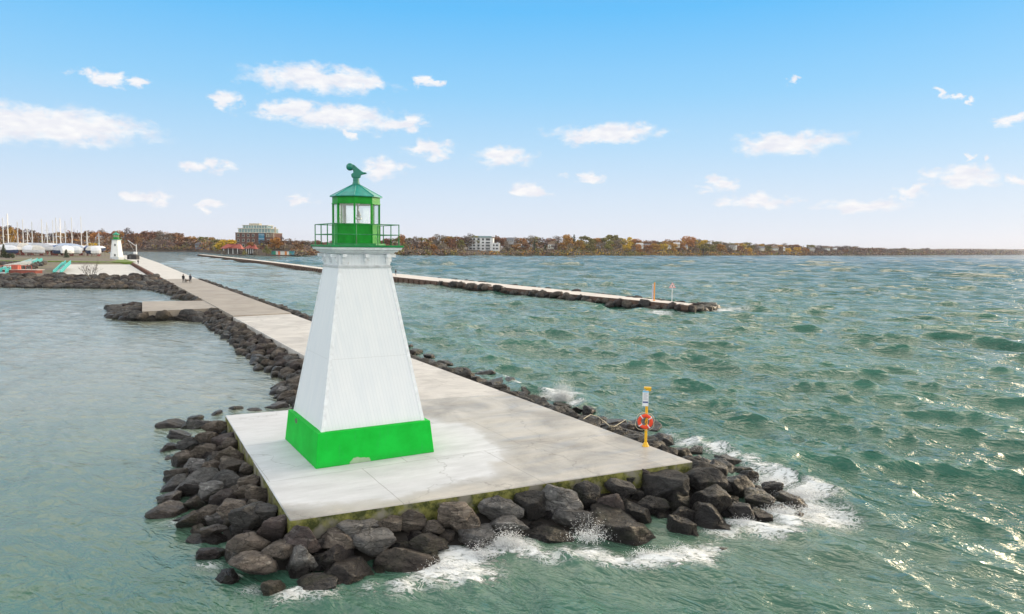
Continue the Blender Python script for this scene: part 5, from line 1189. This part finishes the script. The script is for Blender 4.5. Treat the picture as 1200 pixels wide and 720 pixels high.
treepx('bush', 'yellow', 921.5, 1400, 293.4, wpx=7, label='golden shrub at the end of the thin beach', zb=1)
treepx('round', 'orange', 805, 1100, 276.2, wpx=19, label='big domed orange tree above the white houses', zb=6)
treepx('round', 'orange', 470, 730, 274.0, wpx=10, label='orange tree just right of the lighthouse gallery railing', zb=5)
treepx('bare', 'plum', 330, 640, 277.0, wpx=6, label='thin tall leafless tree right of the brick apartment block', zb=5)
treepx('round', 'yellow', 111, 430, 283.0, wpx=12, label='golden tree between the boat masts and the shore lighthouse', zb=1.5)
treepx('round', 'orange', 17, 445, 265.5, wpx=12, label='tall orange tree behind the radar mast at far left', zb=1.5)
treepx('round', 'rust', 40, 450, 272.5, wpx=12, label='rust tree behind the short masts at left', zb=1.5)
treepx('conifer', 'green', 5, 330, 286.0, wpx=16, label='dark spreading evergreen on the shore at the left edge', zb=1.4)
treepx('bush', 'green', 11, 322, 293.0, wpx=14, label='dark green shrub under the evergreen at the left edge', zb=1.3)
treepx('conifer', 'green', 78, 345, 292.0, wpx=13, label='dark shrubby evergreen in front of the wrapped boats', zb=1.2)
for px, yt in ((88, 268.3), (92, 269.5), (96.5, 267.5)): treepx('conifer', 'green', px, 700, yt, wpx=3.5, label={88: 'left spire of the three conifers above the marina', 92: 'middle and lowest spire of the three conifers above the marina', 96.5: 'right and tallest spire of the three conifers above the marina'}[px], zb=5)
TOPS = [(-200, 262), (0, 263), (20, 268), (50, 272), (75, 271), (100, 272), (120, 270), (150, 269), (175, 271), (200, 273), (230, 275.5), (262, 280), (340, 279), (375, 282), (440, 281), (470, 276), (500, 275), (520, 275.5), (543, 272.5), (560, 276), (585, 277), (600, 276.5), (640, 277), (672, 274), (700, 277.5), (725, 274.5),
        (755, 279.5), (790, 280.5), (830, 280), (860, 282.5), (890, 284.5), (920, 286), (960, 287.5), (1000, 289), (1040, 290.3), (1090, 291.5)]
def topy(px):
    for (a, ya), (b, yb) in zip(TOPS, TOPS[1:]):
        if a <= px <= b: return ya + (yb - ya) * (px - a) / (b - a)
    return TOPS[0][1]
SECT = [(-999, 'beyond the left edge of the marina'), (30, 'behind the left boat masts'), (60, 'behind the middle boat masts'), (95, 'behind the right boat masts'), (150, 'right of the shore lighthouse'), (190, 'on the far bank of the channel'), (245, 'left of the brick block'), (330, 'right of the brick block'),
    (375, 'behind the big lighthouse'), (460, 'just right of the big lighthouse'), (505, 'left of the white apartments'), (549, 'behind the white apartments'), (592, 'on the slope right of the white apartments'), (640, 'around the bright golden bank tree'), (695, 'left of the low golden waterline bush'), (765, 'around the big domed orange tree'), (835, 'right of the yellow-green waterside tree'), (885, 'above the thin beach'), (930, 'beyond the thin beach'), (985, 'where the right shore thins out')]
def section(px):
    r = SECT[0][1]
    for a, n_ in SECT:
        if px >= a: r = n_
    return r
wood = []
PAL = [(-300, ['rust', 'plum', 'rust', 'orange']), (100, ['rust', 'orange', 'plum', 'rust', 'bare']), (160, ['plum', 'rust', 'rust', 'bare', 'plum']), (205, ['rust', 'plum', 'orange', 'rust', 'olive']), (250, ['rust', 'plum', 'bare', 'olive']), (340, ['rust', 'plum', 'bare', 'rust']), (460, ['rust', 'olive', 'bare', 'orange', 'bare', 'olive', 'plum']), (560, ['bare', 'olive', 'rust', 'orange', 'green', 'plum']), (655, ['green', 'bare', 'olive', 'orange', 'olive', 'yellow']),
       (740, ['orange', 'olive', 'olive', 'bare', 'rust', 'orange', 'yellow']), (850, ['orange', 'rust', 'yellow', 'olive', 'rust', 'bare']), (950, ['rust', 'plum', 'plum', 'rust', 'orange']), (1030, ['plum', 'plum', 'rust', 'bare'])]
def pal(px):
    r = PAL[0][1]
    for a, p in PAL:
        if px >= a: r = p
    return r
def add_wood(px, off, ytop, wpx, dens=1):
    tone = rnd.choice(pal(px)); kind = 'conifer' if tone == 'green' else ('bare' if tone in ('plum', 'bare') else 'round')
    if px < 140: D = 560 + off
    else: D = shoreD(px) + off
    sec = section(px); row = 'tall' if off > 30 else 'low'; lb = f"{row} {TN[tone]} {KN[kind]} {sec}"
    o = treepx(kind, tone, px, D, ytop, wpx=wpx, label=lb.replace('bare leafless', 'leafless'), group=f"trees {sec}", zb=(4 if off > 25 else 2)); wood.append((o, o.location.x, o.location.y))
px = -46.0
while px < 1085:
    w = 9.5 if px < 860 else (8 if px < 960 else 7)
    add_wood(px, rnd.uniform(42, 75), topy(px) + rnd.uniform(-1.5, 2.5), w * rnd.uniform(1.5, 2.3)); px += w * rnd.uniform(.75, 1.05)
px = -40.0
while px < 1000:
    if not (541 < px < 594 or 282 < px < 328): add_wood(px, rnd.uniform(12, 24), topy(px) + (300 - topy(px)) * rnd.uniform(.18, .45), rnd.uniform(9, 15))
    px += rnd.uniform(9, 13) if px > 240 else rnd.uniform(8, 11)
single_out(wood)
# undergrowth and the trees past counting: one mass
g = np.random.RandomState(5); V, F, Ms = [], [], []
tl = ['plum', 'rust', 'bare', 'olive', 'orange', 'green', 'yellow']
for px in np.arange(-60, 1190, 1.1):
    if 100 < px < 140: pass
    Ds = shoreD(px) if px > 140 else 540
    n = 5 if px < 600 else 6
    for _ in range(n):
        off = g.uniform(3, 85); D = Ds + off; x = PD(px + g.uniform(-1, 1), D); sc_ = D / FPX; frac = min(1, off / 60)
        hp = (shore_row(px) - topy(min(px, 1085))) if px < 1085 else 7.0
        top = hp * sc_ * (.34 + .50 * frac) * g.uniform(.7, 1.05)
        if px > 985: top = hp * sc_ * g.uniform(.5, .95)
        if 262 < px < 345 and off < 30: continue
        if 541 < px < 594 and off < 62: continue
        mi = tl.index(rnd.choice([q_ for q_ in pal(px)] + ['plum', 'bare', 'olive', 'bare'])) if px < 940 else tl.index(rnd.choice(['plum', 'plum', 'rust', 'bare', 'plum', 'olive']))
        zb = 1.5 + min(4, off * .1)
        if g.uniform() < .45 and px > 345: off = g.uniform(1, 11); D = Ds + off; x = PD(px, D); top = g.uniform(2.5, 6.5) * (1 if px < 900 else 1.3); zb = .3
        for _ in range(18):
            p = np.array([x + g.normal() * 3.2 * sc_, D + g.normal() * 3, zb + max(0.2, (top - zb) * g.uniform(.05, 1))]); s = g.uniform(.5, 1.1) * max(1, sc_ * .9)
            a = g.normal(size=3); a /= np.linalg.norm(a); b = np.cross(a, g.normal(size=3)); b /= np.linalg.norm(b); k = len(V); V.extend([p - a * s, p + b * s * .7, p + a * s, p - b * s * .7]); F.append((k, k + 1, k + 2, k + 3)); Ms.append(mi)
me = np_mesh('woodland', V, F, [LM[k] for k in tl], smooth=False); me.polygons.foreach_set('material_index', Ms)
tag(link('woodland', me), 'continuous brown and purple autumn woodland and undergrowth along the far shore', 'woodland', kind='stuff')
# leafless shrub growing out of the seawall
q = P(124, 324, 1.9); b_ = MB(); gg = random.Random(3)
sh = thing('leafless_shrub', (q.x, q.y - 6, 1.2), 'leafless multi-stemmed shrub growing from the seawall before the launch apron', 'shrub')
def branch(b, p, d, l, r, dep):
    q = p + d * l; b.tube([p, (p + q) / 2 + Vector((gg.uniform(-.1, .1), gg.uniform(-.1, .1), 0)) * l, q], [r, r * .8, r * .6], 4)
    if dep:
        for _ in range(3):
            nd = (d + Vector((gg.uniform(-.6, .6), gg.uniform(-.6, .6), gg.uniform(-.15, .45)))).normalized(); branch(b, p.lerp(q, gg.uniform(.5, 1)), nd, l * gg.uniform(.55, .8), r * .6, dep - 1)
for k in range(7):
    b_ = MB(); a = gg.uniform(0, 6.28); branch(b_, Vector((gg.uniform(-.4, .4), 0, 0)), Vector((math.cos(a) * .55, math.sin(a) * .3, 1)).normalized(), gg.uniform(1.4, 2.1), .05, 3); b_.build('stem', bark, sh)

# ================================================================ SPRAY
def spray(name, label, bursts, seed):
    g = np.random.RandomState(seed); V, F = [], []
    T = np.array([[1, 1, 1], [-1, -1, 1], [-1, 1, -1], [1, -1, -1]]) * .58
    for (px, py, hgt, wid, n, lean) in bursts:
        c = P(px, py, 0.1)
        for _ in range(n):
            u = abs(g.normal()) * .45; w = g.normal() * wid * (.4 + .5 * u); z = 0.05 + hgt * min(u, 1.3) * (1 - .6 * (w / wid / 1.6) ** 2)
            p = np.array([c.x + w + lean * z, c.y + g.normal() * wid * .28 - .2 * z, max(.03, z)]); s = g.uniform(.006, .022) * (1.3 if u < .35 else .8)
            k = len(V); rot = np.linalg.qr(g.normal(size=(3, 3)))[0]; V.extend(list((T * s) @ rot + p)); F += [(k, k + 1, k + 2), (k, k + 3, k + 1), (k, k + 2, k + 3), (k + 1, k + 3, k + 2)]
    tag(link(name, np_mesh(name, V, F, foam_m, smooth=False)), label, 'spray', kind='stuff')
foam_m = mat('foam_white', (0.86, 0.88, 0.90), .6)
spray('spray', 'white spray thrown up by a wave beyond the right pier edge', [(657, 470, 1.5, .55, 9500, .15), (640, 466, .5, .5, 1400, 0)], 1)
spray('spray', 'white splash leaping against the front boulders below the platform', [(590, 642, .75, .35, 2600, .3), (600, 640, .6, .5, 2200, -.3), (565, 650, .45, .4, 1200, 0), (690, 632, .85, .5, 1500, 0), (756, 650, .35, .4, 700, 0), (795, 652, .5, .35, 900, .1), (520, 665, .35, .5, 700, 0)], 2)
spray('spray', 'white water bursting round the tip of the platform rocks', [(905, 566, .4, .6, 1600, .3), (940, 580, .45, .8, 2600, .2), (915, 600, .4, .6, 1800, 0), (955, 598, .3, .6, 1300, 0), (870, 612, .3, .4, 700, 0), (820, 527, .3, .4, 500, 0)], 3)
# a few gulls' worth of white: none in the photo
